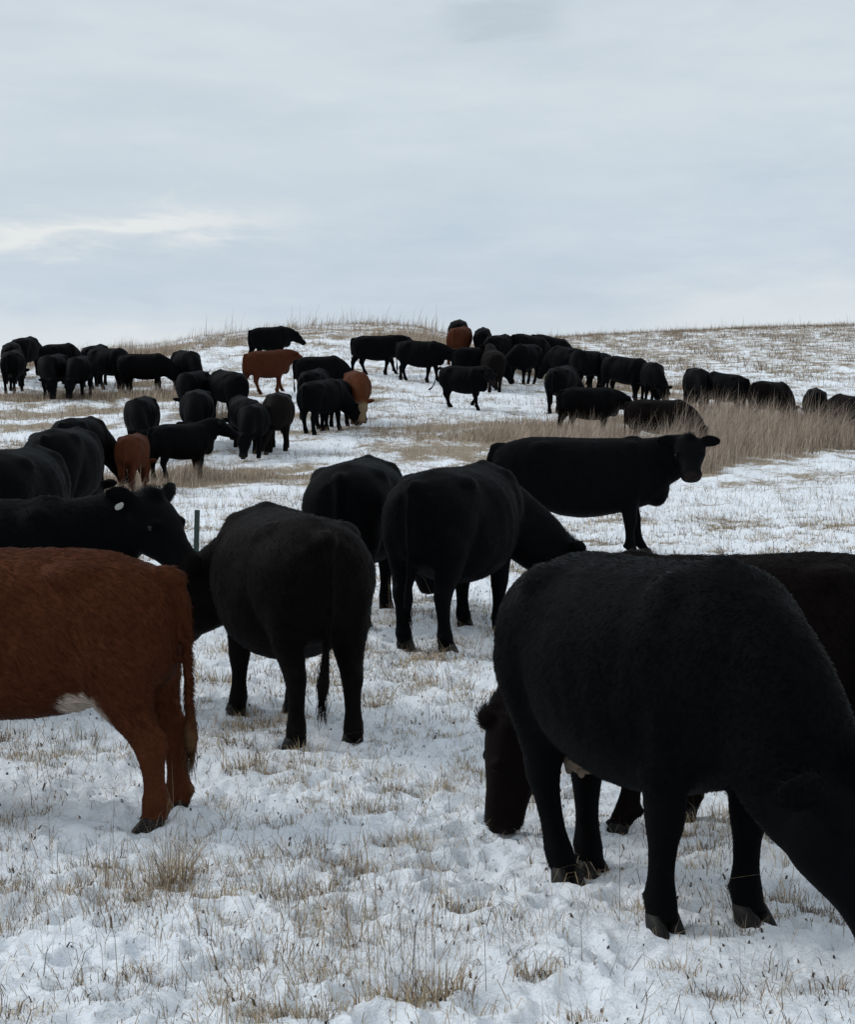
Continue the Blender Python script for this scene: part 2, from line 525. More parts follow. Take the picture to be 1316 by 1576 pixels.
def thatch(x, y):
    """matted straw lying round each tuft, on a fine raster"""
    st_ = 0.04
    G = np.zeros((int(30 / st_), int(20 / st_)), np.float32)
    for tx, ty, sz in TUFTS:
        for a_, b_, c_ in zip(tx, ty, sz):
            rx = c_ * 1.9; ry = c_ * 1.5
            i0, i1 = int((b_ - 2 * ry) / st_), int((b_ + 2 * ry) / st_) + 1
            j0, j1 = int((a_ + 10 - 2 * rx) / st_), int((a_ + 10 + 2 * rx) / st_) + 1
            if i0 < 0 or j0 < 0 or i1 >= G.shape[0] or j1 >= G.shape[1]: continue
            yy, xx = np.mgrid[i0:i1, j0:j1]
            g_ = np.exp(-((xx * st_ - 10 - a_) / rx) ** 2 - ((yy * st_ - b_) / ry) ** 2)
            G[i0:i1, j0:j1] = np.maximum(G[i0:i1, j0:j1], g_)
    i = np.clip((y / st_).astype(int), 0, G.shape[0] - 1); j = np.clip(((x + 10) / st_).astype(int), 0, G.shape[1] - 1)
    ok = (y > 0) & (y < 29.9) & (np.abs(x) < 9.9)
    return np.where(ok, G[i, j], 0)


# ------------------------------------------------------------------ the snowy ground: one sheet to the horizon


def build_ground():
    rr = np.concatenate([np.linspace(0.3, 3.6, 14), np.exp(np.linspace(math.log(3.7), math.log(16), 420)),
                         np.exp(np.linspace(math.log(16.05), math.log(210), 460)), np.exp(np.linspace(math.log(215), math.log(6000), 40))])
    aa = np.concatenate([np.linspace(-180, -24, 70), np.linspace(-23.6, -17.2, 30), np.linspace(-17, 17, 440), np.linspace(17.2, 23.6, 30), np.linspace(24, 180, 70)[:-1]])
    A, RR = np.meshgrid(np.radians(aa), rr)
    X = RR * np.sin(A); Y = RR * np.cos(A)
    Z = H(X, Y)
    nr, na = X.shape
    V = np.stack([X.ravel(), Y.ravel(), Z.ravel()], 1)
    V = np.vstack([V, [[0, 0, float(H(0, 0))]]])
    i, j = np.meshgrid(np.arange(nr - 1), np.arange(na), indexing='ij')
    j2 = (j + 1) % na
    F = np.stack([i * na + j, i * na + j2, (i + 1) * na + j2, (i + 1) * na + j], -1).reshape(-1, 4)
    F = F[:, ::-1]
    me = mesh_np('snowy_ground', V, F, M_SNOW)
    x, y = V[:, 0], V[:, 1]
    r = np.hypot(x, y)
    w, hh = density(x, y)
    lit = 0.31 + 0.10 * smooth((r - 11) / 8) - 0.06 * smooth((7 - r) / 2)
    lit = lit + 0.27 * smooth((r - 24) / 12)
    lit = lit + 0.75 * w
    lit = lit + (0.36 * fbm(x * 0.25, y * 0.7, 4, 31) + 0.40 * fbm(x * 1.3, y * 0.9, 3, 35) * smooth((r - 20) / 10)) * smooth((r - 12) / 10)
    far = smooth((r - 150) / 18) * smooth((400 - r) / 100)
    lit = lit + 0.3 * far + 0.14 * smooth((r - 78) / 12)
    a = me.attributes.new('litter', 'FLOAT', 'POINT')
    a.data.foreach_set('value', np.clip(lit, 0, 1.2).astype(np.float32))
    a = me.attributes.new('thatch', 'FLOAT', 'POINT')
    a.data.foreach_set('value', thatch(x, y).astype(np.float32))
    o = add_obj('snowy_ground', me)
    tag(o, kind='structure')


build_ground()

# ------------------------------------------------------------------ cattle
# body frame: x forward, y left, z up, feet at z = 0, about 1.33 m at the withers


def catmull(P, sub):
    P = np.asarray(P, float)
    Q = np.vstack([2 * P[0] - P[1], P, 2 * P[-1] - P[-2]])
    out = []
    for i in range(1, len(Q) - 2):
        for k in range(sub):
            t = k / sub
            out.append(0.5 * ((2 * Q[i]) + (-Q[i - 1] + Q[i + 1]) * t + (2 * Q[i - 1] - 5 * Q[i] + 4 * Q[i + 1] - Q[i + 2]) * t * t
                              + (-Q[i - 1] + 3 * Q[i] - 3 * Q[i + 1] + Q[i + 2]) * t ** 3))
    out.append(P[-1])
    return np.array(out)


class Shells:
    def __init__(s): s.V, s.F, s.n = [], [], 0
    def add(s, V, F):
        s.V.append(np.asarray(V, float)); s.F += [tuple(i + s.n for i in f) for f in F]; s.n += len(V)
    def tube(s, cen, S, U, rs, rt, rb, e=1.0, n=20):
        m = len(cen)
        th = np.linspace(0, 2 * np.pi, n, endpoint=False)
        c, sn = np.cos(th), np.sin(th)
        cs = np.sign(c) * np.abs(c) ** e; ss = np.sign(sn) * np.abs(sn) ** e
        V = np.empty((m, n, 3))
        for i in range(m):
            up = np.where(ss > 0, rt[i], rb[i]) * ss
            V[i] = cen[i] + np.outer(cs * rs[i], S[i]) + np.outer(up, U[i])
        V = V.reshape(-1, 3)
        F = []
        for i in range(m - 1):
            for j in range(n):
                k = (j + 1) % n
                F.append((i * n + j, i * n + k, (i + 1) * n + k, (i + 1) * n + j))
        a = len(V)
        V = np.vstack([V, cen[0], cen[-1]])
        for j in range(n):
            k = (j + 1) % n
            F.append((a, k, j)); F.append((a + 1, (m - 1) * n + j, (m - 1) * n + k))
        s.add(V, F)
    def ball(s, c, r, n=14):
        th = np.linspace(0, np.pi, 9)
        cen = [np.array([c[0], c[1], c[2] + r[2] * math.cos(t)]) for t in th]
        rr = [max(math.sin(t), 0.02) for t in th]
        s.tube(cen, [np.array([0, 1., 0])] * 9, [np.array([1., 0, 0])] * 9, [r[1] * k for k in rr], [r[0] * k for k in rr], [r[0] * k for k in rr], 1.0, n)


TORSO = np.array([  # x, z centre, half width, up, down
    (-0.91, .98, .09, .085, .14), (-0.885, .99, .165, .150, .23), (-0.82, .99, .222, .225, .31), (-0.70, .98, .280, .285, .35),
    (-0.50, .96, .315, .340, .37), (-0.28, .93, .345, .372, .40), (-0.02, .91, .368, .385, .415), (0.22, .905, .362, .388, .415),
    (0.42, .92, .335, .382, .41), (0.58, .95, .290, .365, .40), (0.72, .97, .255, .315, .38), (0.84, .96, .208, .25, .32),
    (0.93, .94, .15, .17, .22), (0.965, .94, .07, .09, .10)])

HIND = [(-0.52, .165, 1.08, .20, .10), (-0.56, .180, .90, .235, .125), (-0.585, .180, .74, .205, .122), (-0.60, .172, .62, .150, .100), (-0.645, .163, .51, .105, .076),
        (-0.695, .157, .42, .090, .064), (-0.685, .155, .33, .060, .052), (-0.668, .155, .22, .050, .047), (-0.65, .155, .135, .063, .058), (-0.625, .155, .075, .062, .056), (-0.605, .155, .012, .072, .060)]
FORE = [(0.56, .17, 1.08, .16, .08), (0.55, .185, .92, .19, .105), (0.52, .185, .76, .165, .105), (0.50, .175, .64, .118, .090), (0.505, .168, .52, .090, .074),
        (0.515, .163, .41, .079, .070), (0.512, .16, .32, .057, .053), (0.510, .158, .22, .049, .047), (0.515, .157, .135, .062, .058), (0.54, .157, .075, .061, .056), (0.56, .157, .012, .071, .060)]


def leg_path(tab, side, dx, dy, lift=0.0, thick=1.0, xs=0.9):
    P = np.array(tab)
    P[:, 0] *= xs
    P[:, 1] *= side
    t = np.clip((1.0 - P[:, 2]) / 0.95, 0, 1) ** 1.25
    P[:, 0] += dx * t
    P[:, 1] += dy * t
    P[3:, 3:] *= thick
    if lift:
        k = np.clip((0.75 - P[:, 2]) / 0.75, 0, 1)
        P[:, 2] += lift * k
        P[:, 0] -= 0.9 * lift * np.sin(k * np.pi) * (1 if tab is HIND else -1)
    return P


def head_frame(yaw, pitch):
    yaw, pitch = R(yaw), R(pitch)
    ax = np.array([math.cos(pitch) * math.cos(yaw), math.cos(pitch) * math.sin(yaw), math.sin(pitch)])
    sd_ = np.array([-math.sin(yaw), math.cos(yaw), 0.0])
    return ax, sd_, np.cross(ax, sd_)


HEADR = np.array([  # along, half width, up, down
    (-.08, .065, .045, .08), (-.055, .115, .085, .14), (0.0, .152, .105, .185), (.08, .165, .110, .215), (.17, .155, .106, .210), (.26, .128, .094, .175),
    (.35, .104, .082, .135), (.43, .098, .080, .115), (.49, .104, .080, .108), (.53, .098, .068, .092), (.56, .066, .042, .056)])


def cow_shape(pose, voxel, whole=True):
    """one continuous body surface; returns verts, quads and useful points"""
    g = Shells()
    fat = pose.get('fat', 1.0)
    belly = pose.get('belly', 1.0)
    xs = pose.get('xs', 0.9)
    T = catmull(TORSO, 4); T[:, 0] *= xs
    cen = np.stack([T[:, 0], 0 * T[:, 0], T[:, 1]], 1)
    n = len(T)
    S = [np.array([0, 1., 0])] * n; U = [np.array([0, 0, 1.])] * n
    bl = 1 + (belly - 1) * np.exp(-((T[:, 0] + 0.05) / 0.35) ** 2)
    g.tube(cen, S, U, T[:, 2] * fat * (1 + (bl - 1) * 0.7), T[:, 3], T[:, 4] * bl * 1.06, 0.93, 28)
    for sg in (1, -1):
        g.ball((-0.40 * xs, .185 * sg * fat, 1.185), (.18, .095, .085))        # hook bones
        g.ball((-0.83 * xs, .105 * sg, 1.10), (.07, .065, .08))                # pin bones
        g.ball((0.52 * xs, .165 * sg * fat, 1.08), (.17, .11, .20))           # shoulder
        g.ball((-0.66 * xs, .165 * sg * fat, .88), (.20, .12, .24))           # thigh
    g.ball((0.56 * xs, 0, 1.215), (.17, .075, .125))                          # withers
    g.ball((-0.83 * xs, 0, 1.195), (.12, .065, .06))                          # tail head
    g.ball((0.82 * xs, 0, .75), (.15, .145, .20))                             # brisket
    # neck and head
    ax, sdv, up = head_frame(pose['yaw'], pose['pitch'])
    poll = np.array(pose['poll'], float)
    p0 = np.array([0.50 * xs, 0, 1.02]); p3 = poll + ax * 0.07 - up * 0.035
    p1 = p0 + np.array([0.36, 0, pose.get('rise', 0.0)])
    p2 = p3 - ax * pose.get('nk', 0.16) + np.array(pose.get('p2', (-0.12, 0, 0)))
    t = np.linspace(0, 1, 22)[:, None]
    cv = (1 - t) ** 3 * p0 + 3 * (1 - t) ** 2 * t * p1 + 3 * (1 - t) * t * t * p2 + t ** 3 * p3
    tg = np.gradient(cv, axis=0); tg /= np.linalg.norm(tg, axis=1)[:, None]
    Sl, Ul = [], []
    for i in range(len(cv)):
        w = float(smooth(np.array((t[i, 0] - 0.25) / 0.75)))
        s_ = np.array([0, 1., 0]) * (1 - w) + sdv * w
        s_ = s_ - tg[i] * (s_ @ tg[i]); s_ /= np.linalg.norm(s_)
        Sl.append(s_); Ul.append(np.cross(tg[i], s_))
    tt = t[:, 0]
    ns = pose.get('neckw', 1.0)
    g.tube(cv, Sl, Ul, np.interp(tt, [0, .35, .7, 1], [.235, .205, .178, .145]) * ns, np.interp(tt, [0, .35, .7, 1], [.30, .27, .225, .16]),
           np.interp(tt, [0, .35, .7, 1], [.32, .30, .25, .19]), 0.95, 22)
    Hd = catmull(HEADR, 3) * np.array([pose.get('hl', .92), pose.get('hs', 1.0), pose.get('hs', 1.0), pose.get('hs', 1.0)])
    hc = poll + np.outer(Hd[:, 0], ax)
    g.tube(hc, [sdv] * len(Hd), [up] * len(Hd), Hd[:, 1], Hd[:, 2], Hd[:, 3], 0.88, 22)
    g.ball(poll + up * 0.075 - ax * 0.02, (.085, .085, .065))
    ears = {}
    for sg in (1, -1):
        ea = pose.get('ear', (0.0, -0.10))
        e0 = poll + sdv * sg * 0.115 + up * 0.03 - ax * 0.015
        ed = sdv * sg + up * ea[1] - ax * (0.22 + ea[0]); ed /= np.linalg.norm(ed)
        el_ = [0, .045, .10, .155, .205, .24]
        ew = np.array([.036, .058, .070, .066, .046, .014])
        th_ = max(0.016, voxel * 0.95)
        eu = np.cross(ed, ax); eu /= np.linalg.norm(eu)
        ev = np.cross(eu, ed)
        # leaf hangs with its width in the plane across the head axis, slightly cupped
        wv = up * 0.75 - ax * 0.66; wv = wv - ed * (wv @ ed); wv /= np.linalg.norm(wv)
        tv = np.cross(ed, wv)
        g.tube([e0 + ed * l - wv * 0.25 * l * l for l in el_], [wv] * 6, [tv] * 6, ew, [max(th_, k_) for k_ in (.030, .036, .038, .032, .022, .010)], [max(th_, k_) for k_ in (.026, .028, .028, .022, .016, .010)], 1.0, 12)
        ears[sg] = (e0 + ed * 0.13 - wv * 0.045 + (up + ax) * 0.034, wv, ed)
        g.ball(poll + ax * 0.18 + sdv * sg * 0.125 + up * 0.06, (.042, .038, .034))    # brow
        g.ball(poll + ax * 0.485 + sdv * sg * 0.060 + up * 0.035, (.032, .032, .03))     # nostril rim
    # legs
    feet = {}
    for key, tab, side in (('hl', HIND, 1), ('hr', HIND, -1), ('fl', FORE, 1), ('fr', FORE, -1)):
        q = pose.get('legs', {}).get(key, (0, 0, 0))
        P = leg_path(tab, side, q[0], q[1], q[2] if len(q) > 2 else 0, pose.get('thick', 1.0), xs)
        feet[key] = P[-1, :3].copy()
        if not whole: P[-1, 2] = 0.05 + P[-1, 2]
        Pc = catmull(P, 3)
        m = len(Pc)
        g.tube(Pc[:, :3], [np.array([0, 1., 0])] * m, [np.array([1., 0, 0])] * m, Pc[:, 4], Pc[:, 3], Pc[:, 3], 0.95, 16)
        # dew-claw and hock points
        if tab is HIND:
            h_ = P[5]
            g.ball((h_[0] - .055, h_[1], h_[2] + .03), (.04, .035, .05))
        f_ = P[8]
        g.ball((f_[0] - .058, f_[1], f_[2] - .005), (.025, .04, .028))
    # tail
    tl = pose.get('tail', [(-0.82 * xs, 0, 1.215), (-0.895 * xs, 0, 1.175), (-0.94 * xs, 0, 1.09), (-0.945 * xs, 0, 1.0), (-0.935 * xs, 0, .82), (-0.915 * xs, 0.01, .65), (-0.90 * xs, 0.02, .50), (-0.89 * xs, 0.03, .38), (-.885 * xs, .03, .30)])
    TL = catmull(np.array(tl, float), 4)
    m = len(TL)
    dt = np.gradient(TL, axis=0); dt /= np.linalg.norm(dt, axis=1)[:, None]
    sv = [np.array([0, 1., 0])] * m
    uv = [np.cross(d, s_) / np.linalg.norm(np.cross(d, s_)) for d, s_ in zip(dt, sv)]
    rt = np.maximum(np.interp(np.linspace(0, 1, m), [0, .15, .5, .68, .85, 1], [.045, .036, .027, .027, .04, .018]), voxel * 0.9)
    g.tube(TL, sv, uv, rt, rt, rt, 1.0, 12)
    V = np.vstack(g.V)
    me = bpy.data.meshes.new('tmp'); me.from_pydata(V.tolist(), [], g.F); me.update()
    o = bpy.data.objects.new('tmp', me); C.objects.link(o)
    md = o.modifiers.new('r', 'REMESH'); md.mode = 'VOXEL'; md.voxel_size = voxel; md.adaptivity = 0
    dg = bpy.context.evaluated_depsgraph_get(); dg.update()
    ev = o.evaluated_get(dg).to_mesh()
    nv, nf = len(ev.vertices), len(ev.polygons)
    co = np.empty(nv * 3, np.float32); ev.vertices.foreach_get('co', co); co = co.reshape(-1, 3).astype(float)
    li = np.empty(len(ev.loops), np.int32); ev.loops.foreach_get('vertex_index', li)
    ee = np.empty(len(ev.edges) * 2, np.int32); ev.edges.foreach_get('vertices', ee); ee = ee.reshape(-1, 2)
    Fq = li.reshape(nf, 4) if len(li) == nf * 4 else None
    o.evaluated_get(dg).to_mesh_clear()
    bpy.data.objects.remove(o); bpy.data.meshes.remove(me)
    # rounding: smooth the joins of the shells
    deg = np.bincount(ee.ravel(), minlength=nv).astype(float)
    its = max(3, int(round(8 * 0.014 / voxel)) + 2)
    # large forms smoother, feet, head and ears less
    hd = np.linalg.norm(co - (poll + ax * 0.2), axis=1)
    wgt = 0.2 + 0.8 * smooth((co[:, 2] - 0.25) / 0.3) * smooth((hd - 0.38) / 0.15)
    for it in range(its):
        s_ = np.zeros_like(co)
        for k in range(3):
            s_[:, k] = np.bincount(ee[:, 0], co[ee[:, 1], k], nv) + np.bincount(ee[:, 1], co[ee[:, 0], k], nv)
        lap = s_ / deg[:, None] - co
        co += 0.62 * wgt[:, None] * lap
    # hollow flank, grooves before the thigh and behind the shoulder, ribs, spine
    x_, y_, z_ = co[:, 0] / (xs / .9), co[:, 1], co[:, 2]
    ay = np.abs(y_)
    on = smooth((z_ - .55) / .1) * smooth((ay - .06) / .1) * smooth((0.72 - np.abs(x_ + .05)) / .1)
    G = lambda a, sa, c, sc: np.exp(-((x_ - a) / sa) ** 2 - ((z_ - c) / sc) ** 2)
    dent = 0.030 * G(-.22, .15, 1.06, .14) + 0.026 * G(-.40, .07, .78, .20) + 0.024 * G(.34, .06, .98, .24) + 0.016 * G(.44, .05, .80, .14) \
        - 0.014 * G(-.62, .12, .95, .16) - 0.012 * G(.50, .09, 1.06, .18) - 0.016 * G(-.38, .07, 1.19, .06)
    dent = dent + 0.0035 * np.sin(x_ * 42 + z_ * 9) * G(.08, .2, .92, .24)
    dent = dent + 0.012 * perlin(x_ * 3.1 + 7, z_ * 3.1 + np.sign(y_) * 5, 12)
    co[:, 1] -= np.sign(y_) * dent * on * 1.0
    co[:, 2] += 0.012 * np.exp(-(y_ / .05) ** 2) * smooth((z_ - 1.15) / .1) * smooth((.55 - np.abs(x_ + .1)) / .15)
    pts = dict(poll=poll, ax=ax, side=sdv, up=up, ears=ears, feet=feet, tail_end=TL[-1], eyes=[poll + ax * 0.188 + sdv * sg * 0.149 + up * 0.042 for sg in (1, -1)])
    return co, Fq, pts


def coat_black(tint):
    def f(P, pts):
        c = np.tile(np.array(tint), (len(P), 1))
        d = np.linalg.norm(P - (pts['poll'] + pts['ax'] * 0.50), axis=1)
        w = (smooth((0.13 - d) / 0.06) * 0.8)[:, None]
        return c * (1 - w) + np.array((0.017, 0.013, 0.0115)) * w
    return f


BLACK = coat_black((0.0026, 0.0028, 0.0034))
BROWNBLACK = coat_black((0.0058, 0.0044, 0.0040))
RUSTBLACK = coat_black((0.0052, 0.0034, 0.0029))


def coat_red(P, pts, base=(0.055, 0.0175, 0.0085)):
    c = np.tile(np.array(base), (len(P), 1))
    top = smooth((P[:, 2] - 0.9) / 0.4)[:, None]
    c = c * (1 - 0.0 * top)
    return c


def coat_red_white(P, pts):
    c = np.tile(np.array((0.070, 0.0225, 0.0100)), (len(P), 1))
    d = np.sqrt(((P[:, 0] + 0.43) / 0.15) ** 2 + ((P[:, 2] - 0.545) / 0.115) ** 2) + 0.18 * perlin(P[:, 0] * 16, P[:, 2] * 16 + P[:, 1] * 9)
    w = (smooth((1.05 - d) / 0.25) * (P[:, 2] < 0.72))[:, None]
    c = c * (1 - w) + np.array((0.56, 0.47, 0.39)) * w
    t = (smooth((0.62 - P[:, 2]) / 0.3) * (P[:, 0] < -.865))[:, None]
    return c * (1 - t) + np.array((0.10, 0.056, 0.028)) * t


def coat_red_face(P, pts):
    c = np.tile(np.array((0.070, 0.0225, 0.0100)), (len(P), 1))
    d = np.linalg.norm(P - (pts['poll'] + pts['ax'] * 0.25), axis=1)
    w = smooth((0.33 - d) / 0.12)[:, None]
    return c * (1 - w) + np.array((0.17, 0.125, 0.075)) * w


def set_coat(me, P, pts, fn):
    c = np.ones((len(P), 4), np.float32); c[:, :3] = fn(P, pts)
    a = me.attributes.new('coat', 'FLOAT_COLOR', 'POINT')
    a.data.foreach_set('color', c.ravel())


def fur_curves(name, P, F, pts, fn, count, length, seed, lift=0.34):
    """a hair-curve coat grown from the body surface"""
    rg = np.random.default_rng(seed)
    T = np.vstack([F[:, [0, 1, 2]], F[:, [0, 2, 3]]])
    a, b_, c = P[T[:, 0]], P[T[:, 1]], P[T[:, 2]]
    nr = np.cross(b_ - a, c - a); ar = np.linalg.norm(nr, axis=1)
    idx = rg.choice(len(T), count, p=ar / ar.sum())
    r1 = np.sqrt(rg.random(count)); r2 = rg.random(count)
    p = a[idx] * (1 - r1)[:, None] + b_[idx] * (r1 * (1 - r2))[:, None] + c[idx] * (r1 * r2)[:, None]
    n = nr[idx] / np.maximum(ar[idx], 1e-12)[:, None]
    cen = P.mean(0)
    leg = smooth((0.58 - p[:, 2]) / 0.15) * (1 - smooth((p[:, 0] - 0.75) / 0.1))
    fl = np.array([-0.75, 0, -0.65]) * (1 - leg)[:, None] + np.array([-0.12, 0, -1.0]) * leg[:, None]
    dh = np.linalg.norm(p - (pts['poll'] + pts['ax'] * 0.22), axis=1)
    hw = smooth((0.5 - dh) / 0.3)[:, None]
    fl = fl * (1 - hw) + (-pts['ax']) * hw
    swirl = np.stack([perlin(p[:, 0] * 3.2, p[:, 2] * 3.2, 2), perlin(p[:, 0] * 3.2 + 9, p[:, 2] * 3.2, 3), perlin(p[:, 1] * 3.2 + 5, p[:, 2] * 3.2, 4)], 1)
    fl = fl + 0.35 * swirl + rg.normal(0, 0.12, (count, 3))
    fl = fl - n * np.sum(fl * n, 1)[:, None]
    fl /= np.maximum(np.linalg.norm(fl, axis=1), 1e-6)[:, None]
    L = length * (0.6 + 0.7 * rg.random(count)) * (1 - 0.45 * leg)
    fur_small = smooth((0.36 - dh) / 0.15)
    L = L * (1 - 0.6 * fur_small)
    dp = np.linalg.norm(p - (pts['poll'] + pts['up'] * 0.09 - pts['ax'] * 0.03), axis=1)
    tuft = smooth((0.11 - dp) / 0.06)
    L = L * (1 - tuft) + tuft * 0.05 * (0.6 + 0.6 * rg.random(count))
    lf = lift * (0.5 + rg.random(count))[:, None] + 0.9 * tuft[:, None]
    d0 = fl + n * lf; d0 /= np.linalg.norm(d0, axis=1)[:, None]
    K = 4
    pos = np.empty((count, K, 3))
    pos[:, 0] = p - n * 0.004
    for k in range(1, K):
        d = d0 * (1 - 0.55 * k / K) + fl * (0.55 * k / K) + np.array([0, 0, -0.12 * k / K])
        pos[:, k] = pos[:, k - 1] + d / np.linalg.norm(d, axis=1)[:, None] * (L / (K - 1))[:, None]
    extra = []
    # tail switch
    te = pts['tail_end']
    ns = 170
    q = np.empty((ns, K, 3))
    q[:, 0] = te + np.stack([rg.normal(0, .012, ns), rg.normal(0, .012, ns), rg.uniform(0, .24, ns)], 1)
    for k in range(1, K):
        q[:, k] = q[:, k - 1] + np.stack([rg.normal(0, .008, ns), rg.normal(0, .008, ns), -rg.uniform(.035, .06, ns)], 1)
    pos = np.vstack([pos, q])
    col = np.ones((len(pos), 4), np.float32)
    cc = fn(pos[:, 0], pts)
    col[:, :3] = cc * np.clip(rg.lognormal(0, 0.24, (len(pos), 1)), .4, 2.4) * (1.0 if cc.max() > .03 else .85)
    hc = bpy.data.hair_curves.new(name)
    hc.add_curves([K] * len(pos))
    hc.attributes['position'].data.foreach_set('vector', pos.astype(np.float32).ravel())
    ra = hc.attributes.get('radius') or hc.attributes.new('radius', 'FLOAT', 'POINT')
    rad = np.tile(np.array([.0011, .0010, .0008, .0003], np.float32), len(pos))
    ra.data.foreach_set('value', rad)
    ca = hc.attributes.new('coat', 'FLOAT_COLOR', 'CURVE')
    ca.data.foreach_set('color', col.ravel())
    sn_ = np.vstack([n + rg.normal(0, .16, n.shape), np.tile(np.array([[-1., 0, .1]]), (ns, 1))])
    sn_ /= np.linalg.norm(sn_, axis=1)[:, None]
    sa = hc.attributes.new('hide_normal', 'FLOAT_VECTOR', 'CURVE')
    sa.data.foreach_set('vector', sn_.astype(np.float32).ravel())
    hc.materials.append(M_FUR)
    return hc


def hoof_mesh():
    g = Shells()
    for sg in (1, -1):
        zs = [0.085, 0.05, 0.012, 0.0]
        cen = [np.array([0.030 - z * 0.42, sg * 0.031, z]) for z in zs]
        g.tube(cen, [np.array([0, 1., 0])] * 4, [np.array([1., 0, 0])] * 4, [.024, .028, .031, .0295], [.045, .062, .078, .075], [.045, .052, .058, .055], 0.8, 14)
    me = bpy.data.meshes.new('hoof'); me.from_pydata(np.vstack(g.V).tolist(), [], g.F); me.update()
    me.polygons.foreach_set('use_smooth', [True] * len(me.polygons))
    me.materials.append(M_HOOF)
    return me


HOOF = hoof_mesh()


def ball_mesh(name, r, mat):
    g = Shells(); g.ball((0, 0, 0), (r, r, r), 14)
    me = bpy.data.meshes.new(name); me.from_pydata(np.vstack(g.V).tolist(), [], g.F); me.update()
    me.polygons.foreach_set('use_smooth', [True] * len(me.polygons)); me.materials.append(mat)
    return me


EYE = ball_mesh('eye', 0.019, M_EYE)


def tag_mesh():
    """a rounded plastic flap with its stud"""
    g = Shells()
    zs = np.linspace(0, -0.062, 7)
    wd = [.010, .016, .022, .025, .024, .019, .007]
    g.tube([np.array([0, 0, z]) for z in zs], [np.array([0, 1., 0])] * 7, [np.array([1., 0, 0])] * 7, wd, [.0025] * 7, [.0025] * 7, .8, 12)
    g.ball((0.004, 0, -0.008), (.008, .008, .008), 10)
    me = bpy.data.meshes.new('ear_tag'); me.from_pydata(np.vstack(g.V).tolist(), [], g.F); me.update()
    me.materials.append(M_TAG)
    return me


TAGM = tag_mesh()


def udder_mesh():
    g = Shells()
    g.ball((0, 0, 0), (.11, .10, .085), 16)
    for sx_ in (.05, -.05):
        for sy_ in (.045, -.045):
            zs = [-.05, -.072, -.084, -.089]
            g.tube([np.array([sx_, sy_, z]) for z in zs], [np.array([0, 1., 0])] * 4, [np.array([1., 0, 0])] * 4, [.020, .015, .011, .005], [.020, .015, .011, .005], [.020, .015, .011, .005], 1, 10)
    me = bpy.data.meshes.new('udder'); me.from_pydata(np.vstack(g.V).tolist(), [], g.F); me.update()
    me.polygons.foreach_set('use_smooth', [True] * len(me.polygons)); me.materials.append(M_UDDER)
    return me


UDDER = udder_mesh()


def ground_matrix(x, y, heading, scale, follow=0.85):
    """stand on the slope: tilt most of the way to the ground under the four feet"""
    h = R(heading)
    fx, fy = math.cos(h), math.sin(h)
    L = 0.6 * scale; wd = 0.16 * scale
    zf = float(H_base(x + fx * L, y + fy * L)); zr = float(H_base(x - fx * L, y - fy * L))
    zl = float(H_base(x - fy * wd, y + fx * wd)); zq = float(H_base(x + fy * wd, y - fx * wd))
    f = Vector((fx, fy, follow * (zf - zr) / (2 * L))).normalized()
    l = Vector((-fy, fx, follow * (zl - zq) / (2 * wd)))
    l = (l - f * l.dot(f)).normalized()
    up = f.cross(l)
    M = Matrix((f, l, up)).transposed().to_4x4()
    z = (zf + zr) / 2
    return Matrix.Translation((x, y, z - 0.012)) @ M @ Matrix.Scale(scale, 4)


def near_cow(name, label, x, y, heading, scale, pose, fn, voxel=0.014, fur=50000, fl=0.036, tags=(), udder=False, group=None, cat='cow', eyes=True, seed=1, tagpos=None):
    root = bpy.data.objects.new(name, None); C.objects.link(root)
    root.empty_display_size = 0.2
    root.matrix_world = ground_matrix(x, y, heading, scale)
    tag(root, label, cat, group)
    P, F, pts = cow_shape(pose, voxel, whole=False)
    nz = perlin(P[:, 0] * 7, P[:, 2] * 7 + P[:, 1] * 5, 6) + 0.5 * perlin(P[:, 0] * 17 + 3, P[:, 2] * 17 + P[:, 1] * 11, 8)
    P = P + (P - P.mean(0)) / np.linalg.norm(P - P.mean(0), axis=1)[:, None] * (0.005 * nz)[:, None]
    me = mesh_np('body', P, F, M_COAT); set_coat(me, P, pts, fn)
    add_obj('body', me, root)
    for k, f in pts['feet'].items():
        h = add_obj('hoof', HOOF, root)
        h.location = (f[0] - 0.012, f[1], f[2] - 0.012)
        h.rotation_euler = (0, 0, (0.12 if k[1] == 'l' else -0.12))
    if eyes:
        for e in pts['eyes']:
            o = add_obj('eye', EYE, root); o.location = e
    for sg in tags:
        o = add_obj('ear_tag', TAGM, root)
        pe, wv, ed = pts['ears'][sg]
        X = Vector(pts['ax']); Y_ = Vector(ed); Z = X.cross(Y_).normalized(); X = Y_.cross(Z).normalized()
        if Z.z < 0: Z, X = -Z, -X
        M = Matrix((X, Y_, Z)).transposed().to_4x4(); M.translation = Vector(pe)
        o.matrix_local = M
    if udder:
        o = add_obj('udder', UDDER, root); o.location = (-0.46, 0.02, 0.505)
    if fur:
        hc = fur_curves('fur', P, F, pts, fn, fur, fl, seed)
        add_obj('fur', hc, root)
    return root


